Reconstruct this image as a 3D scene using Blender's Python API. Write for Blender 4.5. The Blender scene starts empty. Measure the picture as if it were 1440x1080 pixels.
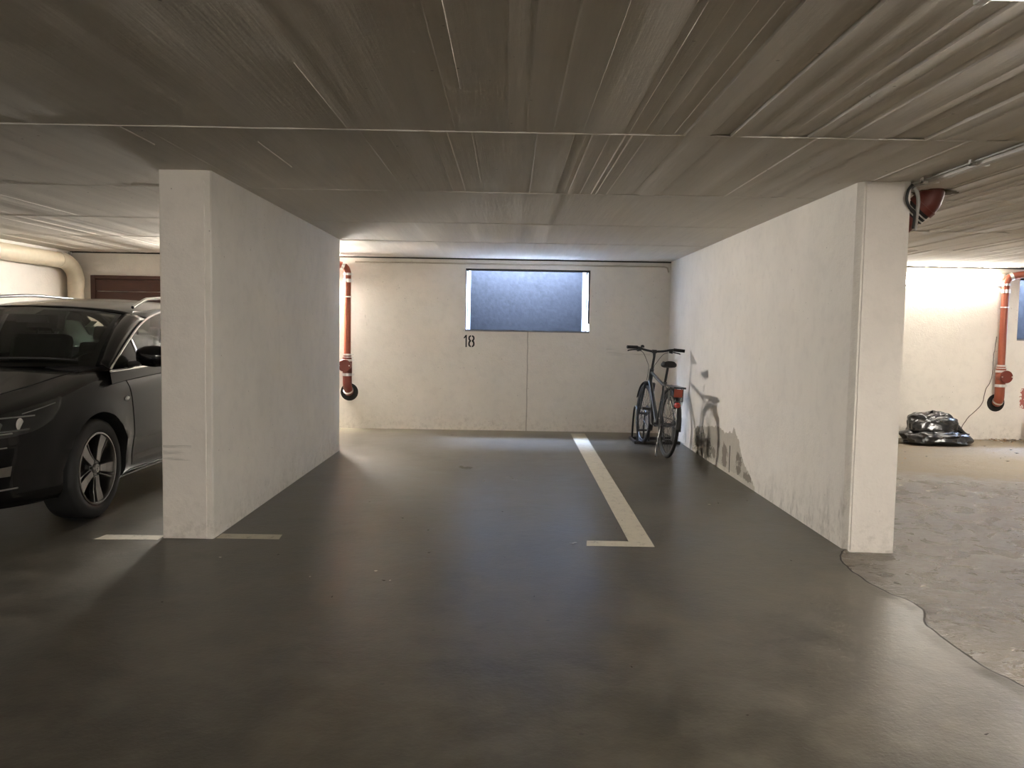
import bpy, bmesh, math, random
import numpy as np
from mathutils import Vector, Matrix, noise
random.seed(7)
PI = math.pi
S = bpy.context.scene
COL = S.collection

# ------------------------------------------------------------------ camera
CF, CP, CY, CR, CH = 1125.68, 0.066628, -0.0038254, 0.0173011, 1.27
fw = Vector((-math.sin(CY)*math.cos(CP), math.cos(CY)*math.cos(CP), -math.sin(CP)))
rt = Vector((math.cos(CY), math.sin(CY), 0)); up = rt.cross(fw)
rt2 = rt*math.cos(CR)+up*math.sin(CR); up2 = up*math.cos(CR)-rt*math.sin(CR)
cam_data = bpy.data.cameras.new('camera'); cam = bpy.data.objects.new('camera', cam_data); COL.objects.link(cam)
M = Matrix((rt2, up2, -fw)).transposed().to_4x4(); M.translation = (0, 0, CH)
cam.matrix_world = M
cam_data.sensor_width = 36; cam_data.lens = CF/1440*36; cam_data.clip_start = 0.05
S.camera = cam

# ------------------------------------------------------------------ world, exposure, light levels
S.view_settings.view_transform = 'Standard'; S.view_settings.look = 'None'
S.view_settings.gamma = 1; S.view_settings.use_curve_mapping = False
S.view_settings.exposure = 3.3
S.cycles.max_bounces = 12; S.cycles.diffuse_bounces = 6; S.cycles.glossy_bounces = 4
S.cycles.transparent_max_bounces = 12; S.cycles.sample_clamp_indirect = 4.0
S.cycles.caustics_reflective = False; S.cycles.caustics_refractive = False
SKY = 38.0            # daylight over the light wells
LAMP_BACK_R = 5.5   # tube on the back wall of the right bay
LAMP_BACK_L = 145.0   # tube on the back wall of the left bay
LAMP_EDGE = 0.25      # dim tube at the top right corner of the frame
LAMP_LANE = 24.0      # tube over the lane, right of the frame
FILL_FRONT = 20.0   # unseen tubes added behind the viewer as fill for the column fronts
W = bpy.data.worlds.new('sky'); S.world = W; W.use_nodes = True
W.node_tree.nodes['Background'].inputs[0].default_value = (0.50, 0.66, 1.0, 1)
W.node_tree.nodes['Background'].inputs[1].default_value = SKY

# ------------------------------------------------------------------ geometry of the place
H = 2.16
YB = 10.12
XL0, XL1, YL0, YL1 = -2.049, -1.7456, 4.706, 8.228
XR0, XR1, YR0 = 2.0104, 2.3064, 4.682
XFL, XFR, YFR = -5.52, 9.0, -6.0
WIN = [(-0.565, 1.0, 1.268, 2.04), (6.41, 7.97, 1.268, 2.04)]

# ------------------------------------------------------------------ helpers
def prop(o, label=None, cat=None, group=None, kind=None):
    if label: o['label'] = label
    if cat: o['category'] = cat
    if group: o['group'] = group
    if kind: o['kind'] = kind
    return o
def empty(name, loc, label, cat, group=None, rot=None):
    o = bpy.data.objects.new(name, None); COL.objects.link(o); o.location = loc
    o.empty_display_size = 0.1
    if rot: o.rotation_euler = rot
    return prop(o, label, cat, group)

class MB:
    def __init__(s): s.v = []; s.f = []; s.mi = []
    def add(s, vs, fs, mi=0):
        n = len(s.v); s.v += [tuple(v) for v in vs]; s.f += [tuple(i+n for i in f) for f in fs]; s.mi += [mi]*len(fs); return s
    def box(s, a, b, mi=0, T=None):
        x0, y0, z0 = a; x1, y1, z1 = b
        v = [Vector(p) for p in ((x0,y0,z0),(x1,y0,z0),(x1,y1,z0),(x0,y1,z0),(x0,y0,z1),(x1,y0,z1),(x1,y1,z1),(x0,y1,z1))]
        if T: v = [T @ p for p in v]
        return s.add(v, [(0,3,2,1),(4,5,6,7),(0,1,5,4),(1,2,6,5),(2,3,7,6),(3,0,4,7)], mi)
    def tube(s, path, r, n=12, caps=True, closed=False, mi=0, sq=None):
        P = [Vector(p) for p in path]; m = len(P)
        R = r if isinstance(r, (list, tuple)) else [r]*m
        vs = []; prev = None
        for i, p in enumerate(P):
            if closed: t = (P[(i+1) % m]-P[i-1])
            else: t = P[min(i+1, m-1)]-P[max(i-1, 0)]
            if t.length < 1e-9: t = Vector((0,0,1))
            t.normalize()
            if prev is None:
                a = Vector((0,0,1)) if abs(t.z) < 0.9 else Vector((1,0,0))
                u = t.cross(a).normalized()
            else:
                u = prev - t*prev.dot(t)
                u = u.normalized() if u.length > 1e-6 else t.orthogonal().normalized()
            prev = u; w = t.cross(u)
            for k in range(n):
                an = 2*PI*k/n
                cu, cw = math.cos(an)*R[i], math.sin(an)*R[i]
                if sq: cu *= sq[0]; cw *= sq[1]
                vs.append(p+u*cu+w*cw)
        fs = []
        for i in range(m if closed else m-1):
            for k in range(n):
                a = i*n+k; b = i*n+(k+1) % n; c = ((i+1) % m)*n+(k+1) % n; d = ((i+1) % m)*n+k
                fs.append((a, b, c, d))
        if caps and not closed:
            fs.append(tuple(range(n))[::-1]); fs.append(tuple((m-1)*n+k for k in range(n)))
        return s.add(vs, fs, mi)
    def lathe(s, prof, c=(0,0,0), axis='Z', n=32, closed=False, mi=0, T=None):
        vs = []
        for (r, h) in prof:
            for k in range(n):
                a = 2*PI*k/n; x, y = r*math.cos(a), r*math.sin(a)
                p = {'Z': (x, y, h), 'Y': (x, h, y), 'X': (h, x, y)}[axis]
                p = Vector(p)+Vector(c)
                if T: p = T @ p
                vs.append(p)
        m = len(prof); fs = []
        for i in range(m if closed else m-1):
            for k in range(n):
                fs.append((i*n+k, i*n+(k+1) % n, ((i+1) % m)*n+(k+1) % n, ((i+1) % m)*n+k))
        if not closed:
            if prof[0][0] > 1e-6: fs.append(tuple(range(n))[::-1])
            if prof[-1][0] > 1e-6: fs.append(tuple((m-1)*n+k for k in range(n)))
        return s.add(vs, fs, mi)
    def prism(s, pts, d, mi=0):
        """polygon of 3D points pushed by vector d"""
        n = len(pts); d = Vector(d); a = [Vector(p) for p in pts]
        return s.add(a+[p+d for p in a], [tuple(range(n))[::-1], tuple(range(n, 2*n))]+[(i, (i+1) % n, n+(i+1) % n, n+i) for i in range(n)], mi)
    def sheet(s, rows, mi=0):
        n = len(rows[0]); vs = [p for r in rows for p in r]
        fs = [(i*n+k, i*n+k+1, (i+1)*n+k+1, (i+1)*n+k) for i in range(len(rows)-1) for k in range(n-1)]
        return s.add(vs, fs, mi)
    def obj(s, name, mats, parent=None, smooth=None, bevel=0, solid=0, T=None, weld=True):
        me = bpy.data.meshes.new(name); bm = bmesh.new()
        for v in s.v: bm.verts.new(T @ Vector(v) if T else v)
        bm.verts.ensure_lookup_table()
        for f, mi in zip(s.f, s.mi):
            try:
                fc = bm.faces.new([bm.verts[i] for i in f]); fc.material_index = mi
            except ValueError: pass
        if weld: bmesh.ops.remove_doubles(bm, verts=bm.verts, dist=1e-5)
        bmesh.ops.recalc_face_normals(bm, faces=bm.faces)
        bm.to_mesh(me); bm.free()
        if not isinstance(mats, (list, tuple)): mats = [mats]
        for m in mats: me.materials.append(m)
        if smooth is not None:
            me.polygons.foreach_set('use_smooth', [True]*len(me.polygons))
            me.set_sharp_from_angle(angle=math.radians(smooth))
        o = bpy.data.objects.new(name, me); COL.objects.link(o)
        if parent: o.parent = parent
        if solid:
            md = o.modifiers.new('solid', 'SOLIDIFY'); md.thickness = solid; md.offset = -1
        if bevel:
            md = o.modifiers.new('bevel', 'BEVEL'); md.width = bevel; md.segments = 2; md.limit_method = 'ANGLE'
        return o

def bez(pts, n=8):
    """Catmull-Rom through points"""
    P = [Vector(p) for p in pts]; P = [P[0]*2-P[1]]+P+[P[-1]*2-P[-2]]; out = []
    for i in range(1, len(P)-2):
        for k in range(n):
            t = k/n; a, b, c, d = P[i-1], P[i], P[i+1], P[i+2]
            out.append(0.5*((2*b)+(c-a)*t+(2*a-5*b+4*c-d)*t*t+(3*b-a-3*c+d)*t**3))
    out.append(P[-2]); return out

def interp(x, xs, ys): return float(np.interp(x, xs, ys))
def sm(x, xs, ys):
    """smooth (monotone-ish) interpolation"""
    xs = list(xs); ys = list(ys)
    if x <= xs[0]: return ys[0]
    if x >= xs[-1]: return ys[-1]
    i = max(k for k in range(len(xs)) if xs[k] <= x); i = min(i, len(xs)-2)
    def sl(k):
        if k <= 0 or k >= len(xs)-1:
            k0 = 0 if k <= 0 else len(xs)-2
            return (ys[k0+1]-ys[k0])/(xs[k0+1]-xs[k0])
        a = (ys[k]-ys[k-1])/(xs[k]-xs[k-1]); b = (ys[k+1]-ys[k])/(xs[k+1]-xs[k])
        return 0 if a*b <= 0 else 2*a*b/(a+b)
    h = xs[i+1]-xs[i]; t = (x-xs[i])/h; m0, m1 = sl(i)*h, sl(i+1)*h
    return (2*t**3-3*t*t+1)*ys[i]+(t**3-2*t*t+t)*m0+(-2*t**3+3*t*t)*ys[i+1]+(t**3-t*t)*m1

# ------------------------------------------------------------------ materials
class Mat:
    def __init__(s, name, color=(.5,.5,.5), rough=.5, metal=0, spec=.5, coat=0):
        s.m = bpy.data.materials.new(name); s.m.use_nodes = True; s.t = s.m.node_tree
        s.b = s.t.nodes['Principled BSDF']
        s.b.inputs['Base Color'].default_value = (*color, 1); s.b.inputs['Roughness'].default_value = rough
        s.b.inputs['Metallic'].default_value = metal; s.b.inputs['Specular IOR Level'].default_value = spec
        s.b.inputs['Coat Weight'].default_value = coat; s.b.inputs['Coat Roughness'].default_value = 0.04
    def n(s, typ, **kw):
        nd = s.t.nodes.new(typ)
        for k, v in kw.items():
            if k.startswith('i_'):
                key = k[2:]; key = int(key) if key.isdigit() else key
                nd.inputs[key].default_value = v
            else: setattr(nd, k, v)
        return nd
    def l(s, a, b): s.t.links.new(a, b)
    def coord(s, scale=(1,1,1)):
        tc = s.n('ShaderNodeTexCoord'); mp = s.n('ShaderNodeMapping'); mp.inputs['Scale'].default_value = scale
        s.l(tc.outputs['Object'], mp.inputs['Vector']); return mp.outputs[0]
    def noise(s, scale, detail=4, rough=.5, vec=None, dist=0):
        nd = s.n('ShaderNodeTexNoise'); nd.inputs['Scale'].default_value = scale; nd.inputs['Detail'].default_value = detail
        nd.inputs['Roughness'].default_value = rough; nd.inputs['Distortion'].default_value = dist
        if vec is not None: s.l(vec, nd.inputs['Vector'])
        return nd.outputs['Fac']
    def ramp(s, fac, stops, interp='LINEAR'):
        nd = s.n('ShaderNodeValToRGB'); cr = nd.color_ramp; cr.interpolation = interp
        while len(cr.elements) < len(stops): cr.elements.new(0.5)
        for e, (p, c) in zip(cr.elements, stops):
            e.position = p; e.color = (*c, 1) if isinstance(c, (tuple, list)) else (c, c, c, 1)
        s.l(fac, nd.inputs[0]); return nd.outputs[0]
    def math(s, op, a, b=None, c=None, clamp=False):
        nd = s.n('ShaderNodeMath', operation=op, use_clamp=clamp)
        for i, v in enumerate((a, b, c)):
            if v is None: continue
            if isinstance(v, (int, float)): nd.inputs[i].default_value = v
            else: s.l(v, nd.inputs[i])
        return nd.outputs[0]
    def mix(s, fac, a, b, blend='MIX'):
        nd = s.n('ShaderNodeMix', data_type='RGBA', blend_type=blend)
        for i, v in ((0, fac), (6, a), (7, b)):
            if isinstance(v, (int, float)): nd.inputs[i].default_value = v
            elif isinstance(v, (tuple, list)): nd.inputs[i].default_value = (*v, 1)
            else: s.l(v, nd.inputs[i])
        return nd.outputs[2]
    def bump(s, h, strength=.3, dist=.01, prev=None):
        nd = s.n('ShaderNodeBump'); nd.inputs['Strength'].default_value = strength; nd.inputs['Distance'].default_value = dist
        s.l(h, nd.inputs['Height'])
        if prev is not None: s.l(prev, nd.inputs['Normal'])
        s.l(nd.outputs[0], s.b.inputs['Normal']); return nd.outputs[0]
    def col(s, o): s.l(o, s.b.inputs['Base Color'])
    def rgh(s, o): s.l(o, s.b.inputs['Roughness'])
    def sep(s):
        tc = s.n('ShaderNodeTexCoord'); sp = s.n('ShaderNodeSeparateXYZ'); s.l(tc.outputs['Object'], sp.inputs[0]); return sp.outputs

def simple(name, color, rough=.5, metal=0, coat=0, bump=0, bscale=60, var=0, spec=.5):
    m = Mat(name, color, rough, metal, spec=spec, coat=coat); v = m.coord()
    f = m.noise(bscale, 3, vec=v)
    k = 0.12+var
    c = m.mix(f, tuple(x*(1-k) for x in color), tuple(min(1, x*(1+k)) for x in color)); m.col(c)
    if bump: m.bump(f, bump, .003)
    return m.m

WALLC = (.79, .752, .69)
def wall_mat(name, base=WALLC, stain=False, seam=False, scuff=False, pits=True):
    m = Mat(name, base, .75, spec=.3); v = m.coord(); X, Y, Z = m.sep()
    big = m.noise(1.3, 5, .6, v); fine = m.noise(55, 5, .65, v); mid = m.noise(9, 4, .6, v)
    c = m.mix(m.ramp(big, [(.3, 0), (.7, 1)]), tuple(x*.93 for x in base), tuple(min(1, x*1.04) for x in base))
    c = m.mix(m.math('MULTIPLY', m.ramp(mid, [(.35, 1), (.5, 0)]), .16), c, tuple(x*.72 for x in base))
    # dirt splashed along the foot of the wall
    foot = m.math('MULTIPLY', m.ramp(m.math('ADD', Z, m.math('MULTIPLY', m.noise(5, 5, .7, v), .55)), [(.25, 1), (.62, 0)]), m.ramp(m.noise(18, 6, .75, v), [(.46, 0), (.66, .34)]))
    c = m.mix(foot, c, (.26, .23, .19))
    # small pits and specks
    vo = m.n('ShaderNodeTexVoronoi', feature='F1'); vo.inputs['Scale'].default_value = 17; m.l(v, vo.inputs['Vector'])
    pit = m.math('MULTIPLY', m.ramp(vo.outputs['Distance'], [(.05, 1), (.09, 0)]), m.ramp(m.noise(3.1, 2, vec=v), [(.55, 0), (.6, 1)]))
    if pits: c = m.mix(m.math('MULTIPLY', pit, .6), c, (.16, .14, .12))
    if seam:
        wob = m.math('MULTIPLY', m.math('SUBTRACT', m.noise(6, 4, vec=v), .5), .02)
        d = m.math('ABSOLUTE', m.math('ADD', m.math('SUBTRACT', X, .228), wob))
        line = m.math('MULTIPLY', m.math('LESS_THAN', d, .007), m.math('LESS_THAN', Z, 1.268))
        c = m.mix(m.math('MULTIPLY', line, .55), c, (.22, .19, .15))
        # brush of tyre dust near the bicycle and scratches beside the pipe
        sv = m.coord((14, 14, 1.6)); sc = m.math('MULTIPLY', m.ramp(m.noise(3, 4, .6, sv), [(.62, 0), (.68, 1)]), m.math('LESS_THAN', m.math('ABSOLUTE', m.math('ADD', X, 1.84)), .1))
        sc = m.math('MULTIPLY', sc, m.math('LESS_THAN', m.math('ABSOLUTE', m.math('SUBTRACT', Z, 1.38)), .17))
        c = m.mix(m.math('MULTIPLY', sc, .6), c, (.2, .18, .15))
        hv = m.coord((1.5, 1, 26)); hs = m.math('MULTIPLY', m.ramp(m.noise(2, 3, .5, hv), [(.5, 0), (.62, 1)]), m.math('LESS_THAN', m.math('ABSOLUTE', m.math('SUBTRACT', X, 1.5)), .28))
        hs = m.math('MULTIPLY', hs, m.math('LESS_THAN', m.math('ABSOLUTE', m.math('SUBTRACT', Z, 1.02)), .05))
        c = m.mix(m.math('MULTIPLY', hs, .3), c, (.3, .27, .23))
        # red paint splashes low in the far right corner
        rp = m.math('MULTIPLY', m.math('GREATER_THAN', X, 6.40), m.math('LESS_THAN', m.math('ABSOLUTE', m.math('SUBTRACT', Z, .52)), .13))
        rn = m.math('GREATER_THAN', m.math('ADD', m.noise(18, 4, .7, v), m.math('MULTIPLY', m.math('SUBTRACT', X, 6.47), 3.0)), .6)
        c = m.mix(m.math('MULTIPLY', m.math('MULTIPLY', rp, rn), .85), c, (.35, .03, .02))
    hgt = m.math('ADD', fine, m.math('MULTIPLY', mid, .8))
    if stain:
        # damp, peeling plaster low on the wall: edge height is a curve over Y
        fc = m.n('ShaderNodeFloatCurve'); cu = fc.mapping.curves[0]
        pts = [(0, 0)] + [((a-6.1)/3, b) for a, b in [(6.38, 0), (6.41, 0.02), (6.556, 0.1), (6.747, 0.176), (6.839, 0.245), (6.917, 0.348), (7.012, 0.4), (7.085, 0.453), (7.13, 0.395), (7.193, 0.385), (7.381, 0.361), (7.6, 0.388), (8.022, 0.344), (8.475, 0.283), (8.598, 0.221), (8.666, 0)]] + [(1, 0)]
        while len(cu.points) < len(pts): cu.points.new(.5, .5)
        for p, (a, b) in zip(cu.points, pts): p.location = (a, b); p.handle_type = 'VECTOR'
        fc.mapping.update()
        m.l(m.math('DIVIDE', m.math('SUBTRACT', Y, 6.1), 3.0, clamp=True), fc.inputs['Value'])
        jag = m.math('MULTIPLY', m.math('SUBTRACT', m.noise(22, 5, .65, m.coord((1, 1, .6))), .5), .09)
        edge = m.math('ADD', fc.outputs[0], jag)
        inside = m.math('MULTIPLY', m.math('LESS_THAN', Z, edge), m.math('GREATER_THAN', fc.outputs[0], .03))
        c = m.mix(m.math('MULTIPLY', inside, .8), c, m.mix(m.noise(14, 4, vec=v), (.30, .27, .21), (.40, .36, .29)))
        dn = m.math('MULTIPLY', m.math('SUBTRACT', m.noise(9, 6, .75, v), .5), 7)
        def patch(y0, a, z0, b, amt, colr, c):
            e = m.math('ADD', m.math('POWER', m.math('ABSOLUTE', m.math('DIVIDE', m.math('SUBTRACT', Y, y0), a)), 2), m.math('POWER', m.math('ABSOLUTE', m.math('DIVIDE', m.math('SUBTRACT', Z, z0), b)), 2))
            k = m.math('MULTIPLY', m.math('LESS_THAN', m.math('ADD', e, dn), 1), m.math('MULTIPLY', inside, amt))
            return m.mix(k, c, colr)
        c = patch(8.22, .34, .10, .17, .85, (.085, .075, .055), c)
        c = patch(7.36, .09, .14, .12, .75, (.13, .105, .08), c)
        c = patch(6.90, .10, .15, .08, .8, (.12, .10, .075), c)
        c = patch(6.62, .10, .07, .05, .7, (.14, .12, .09), c)
        c = patch(7.75, .06, .12, .05, .7, (.12, .10, .075), c)
        base = m.math('LESS_THAN', m.math('ADD', Z, m.math('MULTIPLY', jag, .7)), .045)
        base = m.math('MULTIPLY', base, m.math('MULTIPLY', inside, m.math('LESS_THAN', Y, 8.0)))
        c = m.mix(m.math('MULTIPLY', base, .7), c, (.55, .51, .43))
        slot = m.math('MULTIPLY', m.math('LESS_THAN', m.math('ABSOLUTE', m.math('ADD', m.math('SUBTRACT', Y, 7.19), m.math('MULTIPLY', jag, .12))), .013), m.math('LESS_THAN', Z, .265))
        slot = m.math('MULTIPLY', slot, m.math('GREATER_THAN', Z, .02))
        c = m.mix(slot, c, (.03, .025, .02))
        hgt = m.math('SUBTRACT', hgt, m.math('MULTIPLY', inside, 1.2))
        # tyre and shoulder scuffs toward the front end
        s2 = m.math('MULTIPLY', m.ramp(m.noise(4, 6, .7, m.coord((1, 2.4, .9))), [(.5, 0), (.64, 1)]), m.ramp(m.math('ADD', Z, m.math('MULTIPLY', m.math('SUBTRACT', Y, 4.7), .18)), [(.12, 1), (.5, 0)]))
        c = m.mix(m.math('MULTIPLY', s2, .55), c, (.25, .22, .18))
    if scuff:
        # black bumper rub marks on the column face
        sv = m.coord((1.6, 1, 26)); q = m.noise(2.2, 4, .6, sv)
        z0 = m.math('ABSOLUTE', m.math('SUBTRACT', Z, m.math('ADD', .515, m.math('MULTIPLY', X, -.0))))
        k = m.math('MULTIPLY', m.ramp(q, [(.46, 0), (.54, 1)]), m.math('LESS_THAN', z0, .045))
        k = m.math('MULTIPLY', k, m.math('LESS_THAN', X, -1.87))
        c = m.mix(m.math('MULTIPLY', k, m.math('MULTIPLY', m.noise(9, 4, .7, v), .55)), c, (.14, .125, .10))
    m.col(c); m.bump(hgt, .5, .006)
    return m.m

def ceiling_mat():
    b = (.70, .66, .60); m = Mat('ceiling_concrete', b, .8, spec=.25); v = m.coord(); vs = m.coord((9, .45, 1))
    st = m.noise(3, 5, .6, vs); big = m.noise(.9, 4, .6, v); fine = m.noise(45, 5, .7, v)
    c = m.mix(st, tuple(x*.86 for x in b), tuple(x*1.1 for x in b))
    c = m.mix(m.ramp(big, [(.4, 0), (.8, .35)]), c, tuple(x*.78 for x in b))
    vo = m.n('ShaderNodeTexVoronoi', feature='F1'); vo.inputs['Scale'].default_value = 9; m.l(v, vo.inputs['Vector'])
    pit = m.math('MULTIPLY', m.ramp(vo.outputs['Distance'], [(.04, 1), (.07, 0)]), m.ramp(m.noise(2.2, 2, vec=v), [(.5, 0), (.55, 1)]))
    c = m.mix(m.math('MULTIPLY', pit, .6), c, (.10, .09, .08))
    m.col(c); m.bump(m.math('ADD', m.math('MULTIPLY', st, 1.2), m.math('MULTIPLY', fine, .5)), .4, .006)
    return m.m

def floor_mat():
    m = Mat('sealed_concrete_floor', (.1,.09,.075), .4, spec=.5); v = m.coord(); X, Y, Z = m.sep()
    big = m.noise(.8, 6, .62, v, .6); mid = m.noise(4, 6, .65, v, .3); fine = m.noise(60, 4, .6, v)
    c = m.mix(m.ramp(m.math('ADD', m.math('MULTIPLY', big, .6), m.math('MULTIPLY', mid, .4)), [(.40, 0), (.62, 1)]), (.031, .026, .018), (.088, .074, .053))
    c = m.mix(m.math('MULTIPLY', m.ramp(mid, [(.45, 0), (.78, 1)]), .4), c, (.115, .107, .09))
    c = m.mix(m.math('MULTIPLY', m.ramp(m.noise(1.7, 7, .72, v, .4), [(.50, 0), (.66, 1)]), .6), c, (.030, .027, .021))
    # worn dusty strip next to the back wall
    dust = m.ramp(m.math('ADD', Y, m.math('MULTIPLY', m.math('SUBTRACT', mid, .5), .7)), [(.0, 0), (1, 0)])
    dy = m.math('MULTIPLY', m.math('SUBTRACT', m.math('ADD', Y, m.math('MULTIPLY', mid, .6)), 9.9), 1.6, clamp=True)
    c = m.mix(m.math('MULTIPLY', dy, .7), c, (.30, .26, .19))
    vo = m.n('ShaderNodeTexVoronoi', feature='F1'); vo.inputs['Scale'].default_value = 4.5; m.l(v, vo.inputs['Vector'])
    sp = m.math('MULTIPLY', m.ramp(vo.outputs['Distance'], [(.03, 1), (.045, 0)]), .8)
    c = m.mix(sp, c, (.02, .018, .015))
    m.col(c)
    r = m.ramp(m.math('ADD', m.math('MULTIPLY', big, .5), m.math('MULTIPLY', mid, .5)), [(.35, .27), (.65, .40)])
    m.rgh(r)
    m.bump(m.math('ADD', m.math('MULTIPLY', fine, .35), m.math('ADD', mid, m.math('MULTIPLY', m.noise(17, 5, .7, v), .6))), .3, .007)
    return m.m

def rough_floor_mat():
    m = Mat('rough_concrete_floor', (.2,.17,.13), .4, spec=.5); v = m.coord(); X, Y, Z = m.sep()
    big = m.noise(1.0, 6, .6, v, .5); mid = m.noise(5, 6, .65, v, .8); fine = m.noise(38, 4, .6, v)
    c = m.mix(m.ramp(big, [(.3, 0), (.7, 1)]), (.11, .093, .073), (.20, .168, .128))
    c = m.mix(m.math('MULTIPLY', m.ramp(mid, [(.5, 0), (.7, 1)]), .45), c, (.11, .09, .065))
    # sandy, dull far part; diagonal edge paints in a change of shadow and gloss
    far = m.math('MULTIPLY', m.math('SUBTRACT', m.math('ADD', Y, m.math('MULTIPLY', mid, .6)), m.math('ADD', 7.6, m.math('MULTIPLY', m.math('SUBTRACT', X, 3.5), -.45))), 1.8, clamp=True)
    c = m.mix(m.math('MULTIPLY', far, .8), c, m.mix(mid, (.20, .16, .105), (.30, .245, .17)))
    # dark grouty edge along the lip
    m.col(c)
    r = m.math('ADD', m.ramp(mid, [(.3, .20), (.7, .38)]), m.math('MULTIPLY', far, .35)); m.rgh(r)
    m.bump(m.math('ADD', m.math('MULTIPLY', fine, .25), m.math('ADD', mid, m.math('MULTIPLY', m.noise(13, 5, .7, m.coord((1, 1.7, 1)), 1.5), .9))), 1.0, .024)
    return m.m

def glass_mat(name, tint=(.75, .85, .78), refl=.06):
    m = bpy.data.materials.new(name); m.use_nodes = True; t = m.node_tree; t.nodes.clear()
    o = t.nodes.new('ShaderNodeOutputMaterial'); a = t.nodes.new('ShaderNodeBsdfTransparent'); g = t.nodes.new('ShaderNodeBsdfGlossy')
    f = t.nodes.new('ShaderNodeFresnel'); f.inputs[0].default_value = 1.5; x = t.nodes.new('ShaderNodeMixShader')
    a.inputs[0].default_value = (*tint, 1); g.inputs['Roughness'].default_value = .02
    t.links.new(f.outputs[0], x.inputs[0]); t.links.new(a.outputs[0], x.inputs[1]); t.links.new(g.outputs[0], x.inputs[2]); t.links.new(x.outputs[0], o.inputs[0])
    return m
def emit_mat(name, color, strength):
    m = Mat(name, (.9,.9,.88), .4); m.b.inputs['Emission Color'].default_value = (*color, 1); m.b.inputs['Emission Strength'].default_value = strength
    return m.m

mWall = wall_mat('painted_wall'); mWallBack = wall_mat('painted_back_wall', seam=True)
mWallR = wall_mat('painted_wall_damp', stain=True); mCol = wall_mat('column_plaster', (.80, .755, .70), scuff=True)
mColR = wall_mat('column_plaster_plain', (.80, .755, .70))
mCeil = ceiling_mat(); mFloor = floor_mat(); mRough = rough_floor_mat()
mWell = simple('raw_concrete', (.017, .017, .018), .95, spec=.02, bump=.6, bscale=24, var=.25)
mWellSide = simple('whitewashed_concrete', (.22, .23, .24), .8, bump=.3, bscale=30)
mDark = simple('dark_metal_frame', (.03, .03, .03), .5)
mJoint = simple('joint_and_shadow_gap', (.035, .03, .025), .9)
mLine = None
def line_mat():
    m = Mat('worn_line_paint', (.45, .41, .32), .55); v = m.coord(); n1 = m.noise(14, 6, .7, v); n2 = m.noise(70, 3, .6, v)
    c = m.mix(n1, (.40, .365, .285), (.56, .515, .41)); c = m.mix(m.ramp(m.math('ADD', m.math('MULTIPLY', n1, .6), m.math('MULTIPLY', n2, .4)), [(.36, .75), (.45, 0)]), c, (.15, .135, .11)); m.col(c); return m.m
mLine = line_mat()
mRed = simple('red_brown_pipe_enamel', (.27, .065, .032), .42, bump=.1, bscale=30)
mRedD = simple('dark_red_pipe_enamel', (.13, .022, .013), .45, bump=.15, bscale=30)
mSteel = simple('steel_clamp', (.72, .71, .69), .3, 1)
mHole = simple('hole_and_gap_black', (.012, .011, .010), .95)
mFoam = simple('expanding_foam', (.10, .075, .035), .95, bump=1, bscale=120, var=.4)
mBeige = simple('beige_painted_pipe', (.60, .53, .40), .5, bump=.1, bscale=20)
mGrey = simple('grey_conduit', (.34, .33, .31), .5)
mTrunk = simple('grey_trunking', (.50, .48, .44), .5)
mWhitePl = simple('white_plastic', (.75, .74, .70), .35)
mBlackPl = simple('black_plastic', (.018, .018, .018), .45)
mRubber = simple('rubber', (.015, .015, .015), .75)

# ================================================================== STRUCTURE
def struct(o): o['kind'] = 'structure'; return o
# floor: one mesh, finer where the coating ends in a broken lip
cy_ = [1.0, 2.2, 2.85, 3.04, 3.23, 3.45, 3.66, 3.78, 3.89, 4.11, 4.37, 4.61, 4.75]
cx_ = [1.93, 1.96, 1.91, 1.86, 1.86, 1.87, 1.955, 1.95, 1.91, 1.88, 1.89, 1.97, 2.1]
def lipx(y): return sm(y, cy_, cx_) + .014*noise.noise((y*6, 3.1, 0)) + .008*noise.noise((y*19, 1.1, 0))
xs = [XFL-.3, -4, -2, 0, 1.2] + [1.9+d for d in (-.4, -.2, -.1, -.05, -.025, -.010, 0, .006, .016, .03, .05)] + list(np.arange(1.98, 4.6, .03)) + list(np.arange(4.7, 7.2, .1)) + [8, XFR+.3]
ys = [YFR-.3, -3, 0, 1.5, 2.0] + list(np.arange(2.3, 5.2, .03)) + list(np.arange(5.25, 10, .06)) + [YB+.2]
mb = MB(); rows = []; 
for y in ys:
    row = []
    for x in xs:
        d = x-1.9; fall = max(0, 1-abs(d)/.42) if abs(d) < .42 else 0
        shift = (lipx(min(max(y, 1.0), 4.75))-1.9)*fall*fall*(3-2*fall) if y < 6 else (.2*fall)
        X = x+shift; z = 0.0
        if x > 1.9:
            z = -.008*min(1, (x-1.9)/.02) - .004 + .006*noise.noise((X*2.2, y*2.2, 0)) + .003*noise.noise((X*8, y*8, 5)) + (.002*noise.noise((X*22, y*22, 2)))
            ed = (x-1.9)
            if y < 5: z += .006*math.exp(-((ed-.14)/.06)**2)*(0.6+noise.noise((1, y*2, 1)))
            z = min(z, -.001)
        elif x > 1.9-.03 and y < 4.8: z = .003*(1+noise.noise((y*5, 0, 9)))*(1 if x > 1.9-.03 else 0)
        row.append((X, y, z))
    rows.append(row)
n = len(xs)
vs = [p for r in rows for p in r]
fs = []; mi = []
for i in range(len(ys)-1):
    for k in range(n-1):
        fs.append((i*n+k, i*n+k+1, (i+1)*n+k+1, (i+1)*n+k)); mi.append(1 if xs[k] >= 1.9-1e-6 else (2 if (xs[k] > 1.889 and ys[i] < 4.65 and ys[i] > 1.4) else 0))
mb.v = vs; mb.f = fs; mb.mi = mi
fl = struct(mb.obj('floor', [mFloor, mRough, mJoint], smooth=60, weld=False))

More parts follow.
